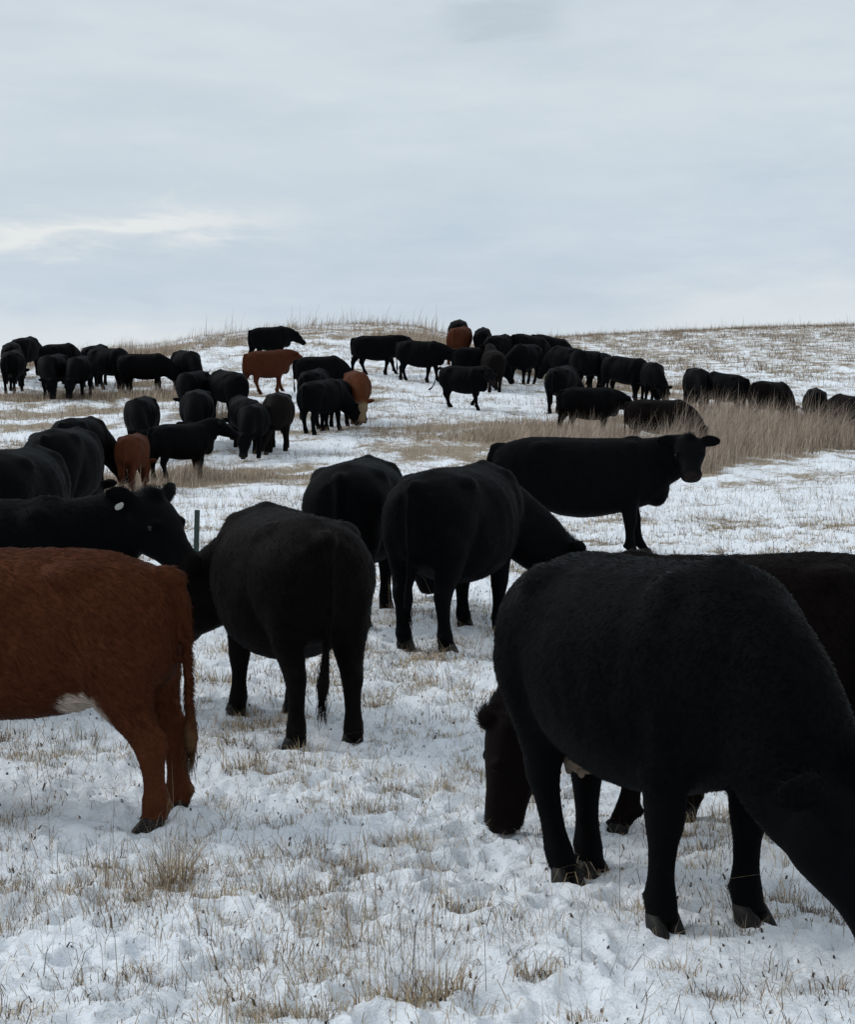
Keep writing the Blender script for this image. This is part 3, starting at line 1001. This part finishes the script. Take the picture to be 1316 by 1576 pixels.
GRAZE = dict(poll=(1.10, 0, .60), yaw=0, pitch=-68, rise=-0.05, ear=(.1, -.15))
POSES = {
    'graze': dict(GRAZE, legs={'hl': (.10, 0), 'hr': (-.06, 0), 'fl': (-.10, 0), 'fr': (.12, 0)}),
    'graze2': dict(GRAZE, poll=(1.04, .26, .58), yaw=28, legs={'hl': (-.08, .02), 'hr': (.14, 0), 'fl': (.16, 0), 'fr': (-.12, 0)}),
    'graze3': dict(GRAZE, poll=(1.04, -.26, .58), yaw=-28, legs={'hl': (.12, 0), 'hr': (-.05, 0), 'fl': (-.14, 0), 'fr': (.14, 0)}),
    'low': dict(poll=(1.05, 0, .98), yaw=0, pitch=-42, rise=-0.02, ear=(.15, .05), legs={'hl': (-.14, 0), 'hr': (.16, 0), 'fl': (.14, 0), 'fr': (-.14, 0)}),
    'walk': dict(poll=(1.06, 0, 1.12), yaw=0, pitch=-30, rise=0.03, ear=(.2, .1), legs={'hl': (-.20, 0), 'hr': (.20, 0), 'fl': (.24, 0), 'fr': (-.18, 0)}),
    'stand': dict(poll=(1.12, 0, 1.34), yaw=0, pitch=-30, rise=0.15, p2=(-.10, 0, -.06), legs={'hl': (-.06, 0), 'hr': (.10, 0), 'fl': (.05, 0), 'fr': (-.05, 0)}),
    'turn': dict(poll=(0.98, -.14, 1.25), yaw=-35, pitch=-36, rise=0.1, legs={'hl': (-.06, 0), 'hr': (.10, 0), 'fl': (.05, 0), 'fr': (-.05, 0)}),
    'trot': dict(poll=(0.96, -.14, 1.16), yaw=-40, pitch=-40, rise=0.08, ear=(.1, .0), legs={'hl': (-.02, 0), 'hr': (.22, 0, .04), 'fl': (-.24, 0, .10), 'fr': (.16, 0)},
                 tail=[(-0.78, 0, 1.25), (-0.86, 0, 1.20), (-0.91, 0, 1.05), (-0.96, 0, .85), (-1.04, 0, .66), (-1.14, 0, .56), (-1.24, 0, .53)]),
}

# ---- the nearest animals


def px(u, Y): return (u - W0 / 2) / FPX * Y


near_cow('cow', 'huge black cow at the right front, grazing head down toward the camera, pale udder', 0.83, 6.5, -65, 1.03,
         dict(GRAZE, poll=(1.05, .06, .58), yaw=30, pitch=-66, legs={'hl': (.13, -.13), 'hr': (.20, .03), 'fl': (-.06, .02), 'fr': (-.08, -.02)}, belly=1.06, fat=1.0),
         BLACK, 0.013, 90000, 0.030, udder=True, seed=11, eyes=False)
near_cow('cow', 'black cow largely hidden behind the huge front cow, its lowered head pointing left', 1.47, 7.86, 181, .985,
         dict(GRAZE, poll=(1.10, .05, .53), yaw=6, pitch=-84, legs={'hl': (.05, 0), 'hr': (-.1, 0), 'fl': (.12, 0), 'fr': (-.26, 0)}),
         RUSTBLACK, 0.014, 50000, 0.034, seed=12, eyes=False)
near_cow('cow', 'rust red cow at the left edge with white patch under its belly', -2.0, 8.15, 168, 0.98,
         dict(GRAZE, legs={'hl': (-.22, 0), 'hr': (-.22, 0), 'fl': (0, 0), 'fr': (.06, 0)}, thick=1.06, xs=.93,
              tail=[(-.76, 0, 1.215), (-.835, 0, 1.17), (-.88, 0, 1.08), (-.892, 0, .98), (-.892, -.01, .82), (-.89, -.03, .65), (-.895, -.045, .5), (-.90, -.05, .4), (-.90, -.05, .33)]),
         coat_red_white, 0.013, 100000, 0.040, seed=13)
near_cow('cow', 'brownish black cow seen from behind, beside the rump of the rust red cow', -0.82, 10.0, 110, 1.0,
         dict(GRAZE, poll=(1.00, .42, .68), yaw=45, pitch=-58, legs={'hl': (.0, -.04), 'hr': (-.05, -.05), 'fl': (.02, .04), 'fr': (0, 0)}, belly=1.10, fat=1.13),
         BROWNBLACK, 0.014, 55000, 0.034, seed=14)
near_cow('cow', 'black cow with raised head and pale ear tag, behind the rust red cow', -2.90, 10.6, 3, 1.0,
         dict(poll=(1.12, -.04, 1.27), yaw=-34, pitch=-46, rise=-0.02, ear=(.30, .16), p2=(-.16, .04, -.12), hs=1.06, legs={'fl': (.1, 0), 'fr': (.05, 0)}),
         BLACK, 0.014, 45000, 0.034, tags=(-1,), seed=15)
near_cow('cow', 'black cow in the centre turned away, white tag button in its ear', 0.22, 13.0, 66, 1.03,
         dict(GRAZE, poll=(1.02, -.46, .60), yaw=-48, pitch=-58, ear=(-.2, .3), fat=1.1, legs={'hl': (.02, .02), 'hr': (-.03, -.02), 'fl': (.05, 0), 'fr': (0, 0)}, belly=1.08),
         BLACK, 0.015, 40000, 0.032, tags=(1,), seed=16)
near_cow('cow', 'black cow half hidden by the central cow, grazing directly behind it', px(550, 14.1), 14.1, 82, 1.01,
         dict(GRAZE, poll=(1.02, -.34, .56), yaw=-40, legs={'hl': (0, 0), 'hr': (-.04, 0)}, belly=1.08, fat=1.12),
         BLACK, 0.016, 30000, 0.032, seed=17)
near_cow('cow', 'black cow standing broadside on the snow, facing the camera with both ears out', 1.69, 19.0, 2, 1.02,
         dict(poll=(1.18, -.16, 1.24), yaw=-93, pitch=-48, rise=-0.03, p2=(-.06, 0.16, -0.10), hl=.86, ear=(-.15, .12), hs=1.12, legs={'fl': (.20, 0), 'fr': (.02, 0)}, belly=1.1, xs=1.05),
         BLACK, 0.016, 30000, 0.032, seed=18)
for nm, lb, u, vt, hd, ps, sd_ in (
        ('cow', 'black rump cut by the left edge, above the raised tagged head', 20, 684, 84, POSES['graze2'], 19),
        ('cow', 'broad black cow seen from behind, right of the rump at the left edge', 98, 655, 86, POSES['graze'], 20),
        ('cow', 'black cow farther up behind the broad rump, ear showing at its right', 122, 640, 78, POSES['graze3'], 21)):
    x, y = at_top(u, vt, 1.33 * 1.04)
    near_cow(nm, lb, x, y, hd, 1.04, dict(ps, belly=1.06, fat=1.05), BLACK, 0.018, 16000, 0.034, seed=sd_, eyes=False)

# ---- the herd up the slope: one body per pose, copied
SHAPES = {}


def herd_mesh(pose, colour):
    if (pose, colour) not in SHAPES:
        if pose not in SHAPES: SHAPES[pose] = cow_shape(dict(POSES[pose], xs=.86), 0.020)
        P, F, pts = SHAPES[pose]
        me = mesh_np('cow', P, F, M_COAT)
        set_coat(me, P, pts, {'black': BLACK, 'red': coat_red, 'face': coat_red_face, 'brown': BROWNBLACK}[colour])
        SHAPES[(pose, colour)] = me
    return SHAPES[(pose, colour)]


HERD = [
    # name, u, top row, size, heading, pose, colour, label
    ('calf', 204, 666, .80, 86, 'graze', 'red', 'small rust red calf standing in the dry grass on the left'),
    ('cow', 219, 609, 1.0, 268, 'graze2', 'black', 'round black cow directly above the small rust red calf'),
    ('cow', 304, 599, 1.0, 272, 'graze', 'black', 'round black cow just behind the black calf with the dangling tail'),
    ('calf', 278, 650, .86, 40, 'turn', 'black', 'black calf with head up and tail dangling, near the rust red calf'),
    ('cow', 287, 538, .95, 300, 'graze', 'black', 'black cow grazing alone below the left part of the crest'),
    ('cow', 300, 570, .95, 250, 'graze2', 'black', 'black cow half buried in the tan grass above two round cows'),
    ('cow', 352, 569, 1.0, 122, 'graze2', 'black', 'black cow behind the tall tan grass tuft, rump to the right'),
    ('cow', 377, 609, .92, 110, 'graze', 'black', 'black cow partly hidden by the cow grazing toward the camera'),
    ('cow', 393, 620, .90, 262, 'graze', 'black', 'black cow grazing toward the camera, right of the tall tan tuft'),
    ('cow', 429, 603, 1.0, 272, 'graze3', 'brown', 'black cow with lowered brownish muzzle, rightmost of the trio below the red walker'),
    ('cow', 415, 502, .98, 35, 'low', 'black', 'black cow on the skyline directly above the red walking cow'),
    ('cow', 410, 538, .98, 38, 'walk', 'red', 'red cow walking right just below the crest'),
    ('cow', 491, 547, 1.0, 25, 'graze', 'black', 'black cow with a long sloping back, above the knot of four cattle'),
    ('cow', 484, 567, .98, 75, 'graze2', 'black', 'black cow wedged between the sloping back and the nearest cow of the knot'),
    ('cow', 494, 583, 1.0, 62, 'graze3', 'black', 'nearest black cow of the knot beside the tan faced red cow'),
    ('calf', 510, 584, .92, 66, 'graze3', 'black', 'black calf touching the tan faced red cow'),
    ('cow', 549, 570, 1.0, 278, 'graze', 'face', 'red cow with tan face grazing toward the camera'),
    ('cow', 578, 515, .98, 14, 'walk', 'black', 'black cow walking right, head hidden behind another walker'),
    ('cow', 645, 523, 1.0, -18, 'low', 'black', 'black cow striding right with its head lowered, right of centre on the slope'),
    ('cow', 703, 492, .98, 85, 'graze', 'black', 'black cow on the skyline just above the red rump'),
    ('cow', 706, 502, 1.0, 72, 'graze2', 'red', 'red cow seen from behind on the skyline'),
    ('cow', 744, 504, .98, 85, 'graze', 'black', 'black cow on the skyline right of the red rump'),
    ('cow', 768, 514, .95, 60, 'graze', 'black', 'black cow second along the skyline right of the red rump'),
    ('cow', 731, 533, .95, 20, 'graze', 'black', 'black cow below the red rump, legs hidden by the trotting calf'),
    ('cow', 758, 538, .95, 95, 'stand', 'brown', 'dark brown cow standing rear on, right above the trotting calf'),
    ('calf', 712, 562, .90, -32, 'trot', 'black', 'black calf trotting right with its tail swung out'),
    ('cow', 804, 513, 1.0, 40, 'graze', 'black', 'black cow at the top of the dense bunch, back on the skyline'),
    ('cow', 806, 528, 1.0, 238, 'graze3', 'black', 'black cow at the front of the dense bunch, legs clear on snow'),
    ('cow', 836, 516, 1.0, 20, 'graze', 'black', 'black cow at the right end of the skyline bunch'),
    ('cow', 868, 533, .98, 128, 'graze', 'black', 'black cow right of the dense bunch, belly deep in grass'),
    ('cow', 900, 538, .98, 230, 'graze2', 'black', 'black cow between two others in the line leading right'),
    ('cow', 920, 541, .96, 100, 'graze', 'black', 'black cow with narrow rump, last before a gap in the line'),
    ('cow', 958, 548, 1.0, -42, 'graze', 'black', 'black cow with a peaked back grazing toward lower right'),
    ('cow', 999, 556, .98, 271, 'graze2', 'black', 'narrow black cow head on, in short grass below the far hill'),
    ('cow', 862, 562, 1.0, 70, 'graze3', 'black', 'black cow rear on at the left end of the tall grass'),
    ('cow', 903, 594, .95, 20, 'low', 'black', 'black cow sunk in tall grass beside the rear on cow'),
    ('cow', 1010, 613, .95, 12, 'graze', 'brown', 'long brownish back showing just above the tall grass'),
    ('cow', 1067, 565, 1.0, 272, 'graze', 'black', 'black egg shaped cow standing alone left of the tall grass end'),
    ('cow', 1112, 573, 1.0, 132, 'graze2', 'black', 'black cow grazing left in tall grass, tail side to the right'),
    ('cow', 1178, 585, 1.0, 38, 'graze', 'brown', 'brownish back veiled by grass stems, wide and low'),
    ('cow', 1248, 596, 1.0, 80, 'graze', 'black', 'small dark rump veiled by grass near the right edge'),
    ('cow', 1302, 607, 1.0, 115, 'graze2', 'brown', 'brownish cow in tall grass at the right edge'),
    ('cow', 18, 526, .98, 100, 'graze', 'black', 'black cow behind, leftmost of the far left group'),
    ('cow', 39, 518, 1.0, 80, 'graze3', 'black', 'tallest black cow of the far left group'),
    ('cow', 20, 538, .98, 92, 'graze', 'black', 'front black cow of the far left group, rump to camera'),
    ('cow', 90, 528, 1.0, 55, 'graze', 'black', 'black cow behind two front cows, second group from the left'),
    ('cow', 84, 544, .98, 262, 'graze2', 'black', 'left of two front black cows, second group from the left'),
    ('cow', 124, 547, .94, 265, 'graze', 'black', 'right of two front black cows, second group from the left'),
    ('cow', 148, 530, .98, 80, 'graze2', 'black', 'black cow at the back left of the third group'),
    ('cow', 168, 534, 1.0, 325, 'graze3', 'black', 'black cow in the middle of the third group from the left'),
    ('cow', 221, 543, .92, 0, 'graze', 'black', 'black cow grazing right at the end of the third group'),
]
GRP = 'cattle grazing on the snowy slope'
for nm, u, vt, s, hd, ps, colr, lb in HERD:
    x, y = at_top(u, vt, 1.325 * s, 30 if u > 840 else 22, 72 if u > 840 else 76, u > 840)
    o = add_obj(nm, herd_mesh(ps, colr))
    o.matrix_world = ground_matrix(x, y, hd, s) @ Matrix.Diagonal((rng.uniform(.94, 1.05), rng.uniform(.93, 1.12), 1, 1))
    tag(o, lb, nm, GRP)

# ------------------------------------------------------------------ grass


class Blades:
    """thin curved blades, joined"""
    def __init__(s): s.V, s.F, s.C, s.n = [], [], [], 0
    def add(s, base, hgt, az_, lean, width, col, seg=2, curl=0.5, sink=0.01):
        n = len(base)
        if n == 0: return
        dirx, diry = np.cos(az_), np.sin(az_)
        sxv = np.stack([-diry, dirx, np.zeros(n)], 1)
        spin = rng.uniform(-1.2, 1.2, n)
        sxv = sxv * np.cos(spin)[:, None] + np.stack([dirx, diry, np.zeros(n)], 1) * np.sin(spin)[:, None]
        K = seg + 1
        V = np.empty((n, 2 * seg + 1, 3))
        for k in range(K):
            t = k / seg
            lt = lean * (t + curl * t * t) / (1 + curl)
            hx = hgt * t * np.sin(lt); hzz = hgt * t * np.cos(lt)
            p = base + np.stack([dirx * hx, diry * hx, hzz - sink * (1 - t)], 1)
            if k < seg:
                w = (width * (1 - 0.55 * t))[:, None]
                V[:, 2 * k] = p - sxv * w; V[:, 2 * k + 1] = p + sxv * w
            else:
                V[:, 2 * seg] = p
        m = 2 * seg + 1
        off = s.n + np.arange(n)[:, None] * m
        F = []
        for k in range(seg - 1):
            F.append(np.concatenate([off + 2 * k, off + 2 * k + 1, off + 2 * k + 3], 1))
            F.append(np.concatenate([off + 2 * k, off + 2 * k + 3, off + 2 * k + 2], 1))
        F.append(np.concatenate([off + 2 * seg - 2, off + 2 * seg - 1, off + 2 * seg], 1))
        s.V.append(V.reshape(-1, 3)); s.F.append(np.vstack(F)); s.n += n * m
        c = np.ones((n, m, 4), np.float32); c[:, :, :3] = np.asarray(col)[:, None, :]
        s.C.append(c.reshape(-1, 4))
    def build(s, name, kind='stuff', parent=None):
        me = mesh_np(name, np.vstack(s.V), np.vstack(s.F), M_GRASS, shade=True)
        a = me.attributes.new('tint', 'FLOAT_COLOR', 'POINT')
        a.data.foreach_set('color', np.vstack(s.C).ravel())
        o = add_obj(name, me, parent)
        if kind: o['kind'] = kind
        return o


STRAW = np.array([(.46, .36, .235), (.38, .295, .19), (.54, .435, .295), (.28, .205, .13), (.16, .115, .078), (.36, .29, .21)])
STALK = np.array([(.16, .12, .085), (.115, .085, .062), (.21, .16, .115), (.09, .07, .055)])


def pick(pal, n, j=0.18, k=None):
    c = pal[rng.integers(0, len(pal), n)]
    return np.clip(c * (1 + rng.normal(0, j, (n, 1))), .02, .9)


def ground_pts(x, y): return np.stack([x, y, H(x, y)], 1)


# short broken stubble and litter in the snow, near
st = Blades()
for (r0, r1, n, wk) in ((4.2, 8, 6500, 1.0), (8, 13, 10000, 1.2), (13, 22, 9000, 1.6)):
    x, y = sector(n * 3, r0, r1)
    cl_ = fbm(x * 1.3, y * 1.3, 3, 41) + 0.35 * fbm(x * 5, y * 5, 2, 45)
    k = rng.random(len(x)) < np.clip(0.30 + 0.9 * cl_, 0.05, 1)
    x, y = x[k][:n], y[k][:n]
    m = len(x)
    h = rng.lognormal(math.log(0.048), 0.65, m)
    lean = np.abs(rng.normal(1.25, 0.4, m)).clip(0, 1.53)
    colr = np.where(rng.random((m, 1)) < 0.55, pick(STRAW, m), pick(STALK, m) * 0.9)
    st.add(ground_pts(x, y), h, rng.uniform(0, 2 * np.pi, m), lean, rng.uniform(.0009, .0019, m) * wk, colr, 2, 0.3)
for (r0, r1, n, wk) in ((4.2, 9, 900, 1.0), (9, 16, 1600, 1.3), (16, 28, 2200, 1.8)):
    x, y = sector(n, r0, r1)
    B = ground_pts(x, y); B[:, 2] += .006
    st.add(B, rng.lognormal(math.log(0.022), 0.45, n), rng.uniform(0, 2 * np.pi, n), rng.uniform(.9, 1.5, n), rng.uniform(.0025, .006, n) * wk, pick(STALK, n, .3) * .6, 2, 0.3)
for (r0, r1, n, wk) in ((4.2, 9, 1500, 1.0), (9, 16, 2600, 1.3), (16, 28, 3600, 1.9)):
    x, y = sector(n * 3, r0, r1)
    cl_ = fbm(x * 1.6, y * 1.6, 3, 47)
    k = rng.random(len(x)) < np.clip(0.25 + 1.0 * cl_, 0.04, 1)
    x, y = x[k][:n], y[k][:n]
    m = len(x)
    B = ground_pts(x, y); B[:, 2] += rng.uniform(.004, .02, m)
    st.add(B, rng.lognormal(math.log(0.11), 0.5, m), rng.uniform(0, 2 * np.pi, m), rng.normal(1.5, 0.10, m), rng.uniform(.0010, .0018, m) * wk, pick(STRAW, m, .3) * 1.05, 3, 0.15)
st.build('grass_stubble')

# small tufts
tf = Blades()
for (x, y, size), wk, nb in zip(TUFTS, (1.0, 1.3, 1.9), (60, 44, 24)):
    m = len(x)
    ex, ey = rng.normal(0, 1, m * nb), rng.normal(0, 1, m * nb)
    xx = np.repeat(x, nb) + ex * np.repeat(size, nb) * 0.75
    yy = np.repeat(y, nb) + ey * np.repeat(size, nb) * 0.5
    up_ = np.repeat(rng.random(m), nb)
    h = np.repeat(size, nb) * rng.uniform(0.4, 1.2, m * nb)
    shade = np.repeat(pick(STRAW, m), nb, 0)
    colr = shade * rng.uniform(0.45, 1.3, (m * nb, 1))
    ln = np.abs(rng.normal(1.36 - 0.55 * up_, 0.34)).clip(0, 1.55)
    tf.add(ground_pts(xx, yy), h, np.arctan2(ey, ex) + rng.normal(0, .9, m * nb), ln, rng.uniform(.0009, .0019, m * nb) * wk, colr, 2, 0.6)
tf.build('grass_ground_cover')

# thin upright dry stems
sm = Blades()


def stems(x, y, hmed, wk, dark=0.45, branches=1):
    m = len(x)
    h = rng.lognormal(math.log(hmed), 0.35, m)
    azs = rng.uniform(0, 2 * np.pi, m); ln = np.abs(rng.normal(0.28, 0.24, m))
    colr = np.where(rng.random((m, 1)) < dark, pick(STALK, m), pick(STRAW, m))
    B = ground_pts(x, y)
    sm.add(B, h, azs, ln, rng.uniform(.0007, .0013, m) * wk, colr, 3, 0.8)
    for q in range(branches):
        t = rng.uniform(.35, .85, m)
        lt = ln * (t + .8 * t * t) / 1.8
        p = B + np.stack([np.cos(azs) * h * t * np.sin(lt), np.sin(azs) * h * t * np.sin(lt), h * t * np.cos(lt)], 1)
        kk = rng.random(m) < 0.45
        sm.add(p[kk], (h * (1 - t) * rng.uniform(.4, 1.0, m))[kk], rng.uniform(0, 2 * np.pi, kk.sum()), rng.uniform(.4, 1.0, kk.sum()), (np.full(m, .0009) * wk)[kk], colr[kk], 2, 0.3, 0.0)


for (r0, r1, n, hm, wk) in ((4.4, 8, 70, .17, 1.0), (8, 14, 120, .15, 1.25), (14, 30, 2200, .26, 1.9)):
    x, y = sector(n * 4, r0, r1)
    cl_ = fbm(x * 0.45, y * 0.45, 3, 61)
    bias = 0.25 - 0.05 * x / np.maximum(y, 1) * 10
    k = rng.random(len(x)) < np.clip(bias + 0.8 * cl_, 0.02, 1)
    x, y = x[k][:n], y[k][:n]
    stems(x, y, hm, wk, 0.5, 2)
# clusters of tall stems in the foreground left
for (u, v, n, hm, sp) in ((330, 1500, 18, .30, .22), (180, 1440, 15, .28, .2), (620, 1520, 34, .38, .16), (560, 1490, 18, .36, .14), (640, 1470, 14, .36, .12), (700, 1530, 10, .28, .15), (480, 1480, 16, .28, .25), (60, 1330, 14, .22, .22),
                          (30, 1440, 14, .3, .15), (420, 1440, 16, .3, .2), (200, 1360, 10, .24, .08), (265, 1330, 22, .22, .05), (840, 1440, 12, .16, .2), (960, 1500, 12, .14, .2), (100, 1380, 14, .2, .2)):
    x0, y0 = at(u, v)
    stems(x0 + rng.normal(0, sp, n), y0 + rng.normal(0, sp * .7, n), hm, 1.0, 0.35, 2)
sm.build('dry_weed_growth')

# mid slope and far hill stalks
mid = Blades()
for (r0, r1, n, hm, wd_) in ((24, 40, 30000, .12, .0040), (40, 80, 105000, .15, .0072), (76, 172, 130000, .26, .016)):
    x, y = sector(int(n * 2.2), r0, r1)
    cl_ = fbm(x * 0.22, y * 0.5, 4, 71) + 0.5 * fbm(x * 1.1, y * 1.6, 3, 75)
    if r0 > 70: cl_ = fbm(x * 0.5, y * 0.07, 4, 71) + 0.6 * fbm(x * 1.6, y * 0.25, 3, 75)
    k = rng.random(len(x)) < np.clip(0.28 + 1.2 * cl_, 0.03, 1)
    x, y = x[k][:n], y[k][:n]
    m = len(x)
    h = rng.lognormal(math.log(hm), 0.4, m)
    colr = np.where(rng.random((m, 1)) < 0.6, pick(STALK, m) * 1.15, pick(STRAW, m))
    mid.add(ground_pts(x, y), h, rng.uniform(0, 2 * np.pi, m), np.abs(rng.normal(0.8, 0.5, m)).clip(0, 1.5), rng.uniform(.6, 1.2, m) * wd_, colr, 1, 0.5)
# the ragged far crest
x, y = sector(26000, 150, 186)
k = (x > 8)
x, y = x[k], y[k]
m = len(x)
mid.add(ground_pts(x, y), rng.lognormal(math.log(.30), .5, m), rng.uniform(0, 6.28, m), np.abs(rng.normal(.4, .3, m)), rng.uniform(.010, .022, m), pick(STALK, m) * 1.7, 1)
mid.build('slope_stubble')

# standing grass in patches
pg = Blades()
PALE = np.array([(.50, .415, .335), (.42, .34, .27), (.58, .485, .395), (.33, .26, .205), (.47, .385, .315)])
for (px_, py_, rx, ry), wgt_, hp in PATCHES:
    area = math.pi * rx * ry
    dist = math.hypot(px_, py_)
    n = int(min(area * wgt_ * (250 if hp > 0.5 else 240) * (40 / dist) ** 0.9, 16000))
    rr_ = np.sqrt(rng.random(n)) * 1.3; th = rng.uniform(0, 2 * np.pi, n)
    x = px_ + rx * rr_ * np.cos(th); y = py_ + ry * rr_ * np.sin(th)
    w, hh = density(x, y)
    k = (rng.random(n) < w) & (hh > 0.05)
    x, y, hh = x[k], y[k], hh[k]
    m = len(x)
    h = hh * rng.uniform(.5, 1.2, m) * (0.92 + 1.0 * fbm(x * 0.9, y * 0.9, 3, 81))
    az_ = rng.normal(0.1, 1.1, m)
    pg.add(ground_pts(x, y), h, az_, np.abs(rng.normal(.50, .34, m)), rng.uniform(.0030, .0066, m) * (dist / 40), pick(PALE, m, .2) * rng.choice([.35, .8, 1.05, 1.25], (m, 1), p=[.16, .3, .34, .2]), 2, 1.0)
pg.build('tall_dry_grass')

# skyline weeds along the crest
cr = Blades()
n = 900
uu = rng.uniform(270, 700, n)
x = px(uu, 1.0) ; rr_ = rng.uniform(70, 84, n); x = x * rr_
m = n
h = rng.lognormal(math.log(.42), .45, m)
cr.add(ground_pts(x, rr_), h, rng.normal(0, .8, m), np.abs(rng.normal(.3, .25, m)), rng.uniform(.006, .014, m), pick(PALE, m) * .75, 2, .8)
cr.build('crest_grass')

# individual clumps one can point at in the foreground
CLUMPS = [
    (262, 1368, .085, .24, 70, 'upright tan grass clump right below the red cow hind hooves'),
    (600, 1545, .11, .12, 60, 'dark tan grass clump at the bottom centre under tall stems'),
    (682, 1540, .10, .13, 60, 'sprawling tan clump right of the bottom centre clump'),
    (225, 1508, .10, .06, 40, 'low brown clump in smooth snow at the lower left'),
    (200, 1385, .08, .05, 40, 'flat dark brown clump left of the upright clump under the red cow'),
    (375, 1195, .12, .12, 60, 'bushy pale clump between red cow hooves and the brownish black cow'),
    (715, 1405, .10, .11, 45, 'pale clump left of the huge cow hind hooves'),
    (825, 1515, .07, .10, 36, 'small clump in front of the huge cow, nearest the bottom edge'),
    (60, 1245, .12, .07, 45, 'brown matted clump at the left edge below the red belly'),
    (577, 1257, .11, .07, 40, 'flat tan clump alone in the middle of the snow'),
    (340, 1052, .16, .10, 70, 'thick tan clump between the red rump and the brownish black cow'),
    (650, 1022, .16, .07, 80, 'wide tan clump just below the central cow hind hooves'),
    (580, 1090, .10, .10, 45, 'tan clump right of the brownish black cow, upright blades'),
    (730, 1080, .18, .07, 60, 'tan matted clump left of the huge cow rump'),
]
for u, v, sp, hm, n, lb in CLUMPS:
    x0, y0 = at(u, v)
    g = Blades()
    sh = y0 / 7
    xx = sp * .62 * np.clip(rng.normal(0, 1, n * 2), -1.5, 1.5); yy = sp * .45 * np.clip(rng.normal(0, 1, n * 2), -1.5, 1.5)
    base = ground_pts(x0 + xx, y0 + yy) - np.array([x0, y0, float(H(x0, y0))])
    h = hm * rng.uniform(.35, 1.25, n * 2)
    g.add(base, h, np.arctan2(yy, xx) + rng.normal(0, .7, n * 2), np.abs(rng.normal(.55 if hm > .09 else 1.0, .4, n * 2)).clip(0, 1.5), rng.uniform(.0011, .0022, n * 2) * max(1, sh * .8), pick(STRAW, n * 2, .3), 3, .7)
    # dark matted thatch at the base
    g.add(base[:n] * .8, hm * .35 * rng.uniform(.5, 1.2, n), rng.uniform(0, 6.28, n), rng.uniform(.7, 1.5, n), rng.uniform(.0015, .003, n), pick(STALK, n) * .8, 2, .5)
    o = g.build('grass_clump', None)
    o.location = (x0, y0, float(H(x0, y0)))
    tag(o, lb, 'grass clump', 'grass clumps in the foreground snow')

# ------------------------------------------------------------------ steel fence post behind the raised head


def build_post():
    x, y = px(299, 14.0), 14.0
    z = float(H(x, y))
    root = bpy.data.objects.new('fence_post', None); C.objects.link(root)
    root.location = (x, y, z); root.rotation_euler = (0, R(1.5), R(20))
    tag(root, 'dark green steel fence post sticking up beside the raised black muzzle', 'fence post')
    g = Shells()
    hgt = 0.86

    def box(x0, x1, y0, y1, z0, z1):
        V = [(x0, y0, z0), (x1, y0, z0), (x1, y1, z0), (x0, y1, z0), (x0, y0, z1), (x1, y0, z1), (x1, y1, z1), (x0, y1, z1)]
        g.add(V, [(0, 3, 2, 1), (4, 5, 6, 7), (0, 1, 5, 4), (1, 2, 6, 5), (2, 3, 7, 6), (3, 0, 4, 7)])
    box(-.022, .022, -.004, .004, -.25, hgt)
    box(-.004, .004, .0045, .036, -.25, hgt - .003)
    me = bpy.data.meshes.new('post_bar'); me.from_pydata(np.vstack(g.V).tolist(), [], g.F); me.update(); me.materials.append(M_POST)
    add_obj('post_bar', me, root)
    g = Shells()
    box(-.006, .006, -.012, -.0045, -.01, .016)
    ms = bpy.data.meshes.new('stud'); ms.from_pydata(np.vstack(g.V).tolist(), [], g.F); ms.update(); ms.materials.append(M_POST)
    for k in range(14):
        o = add_obj('stud', ms, root); o.location = (0, 0, .08 + k * .056)


build_post()
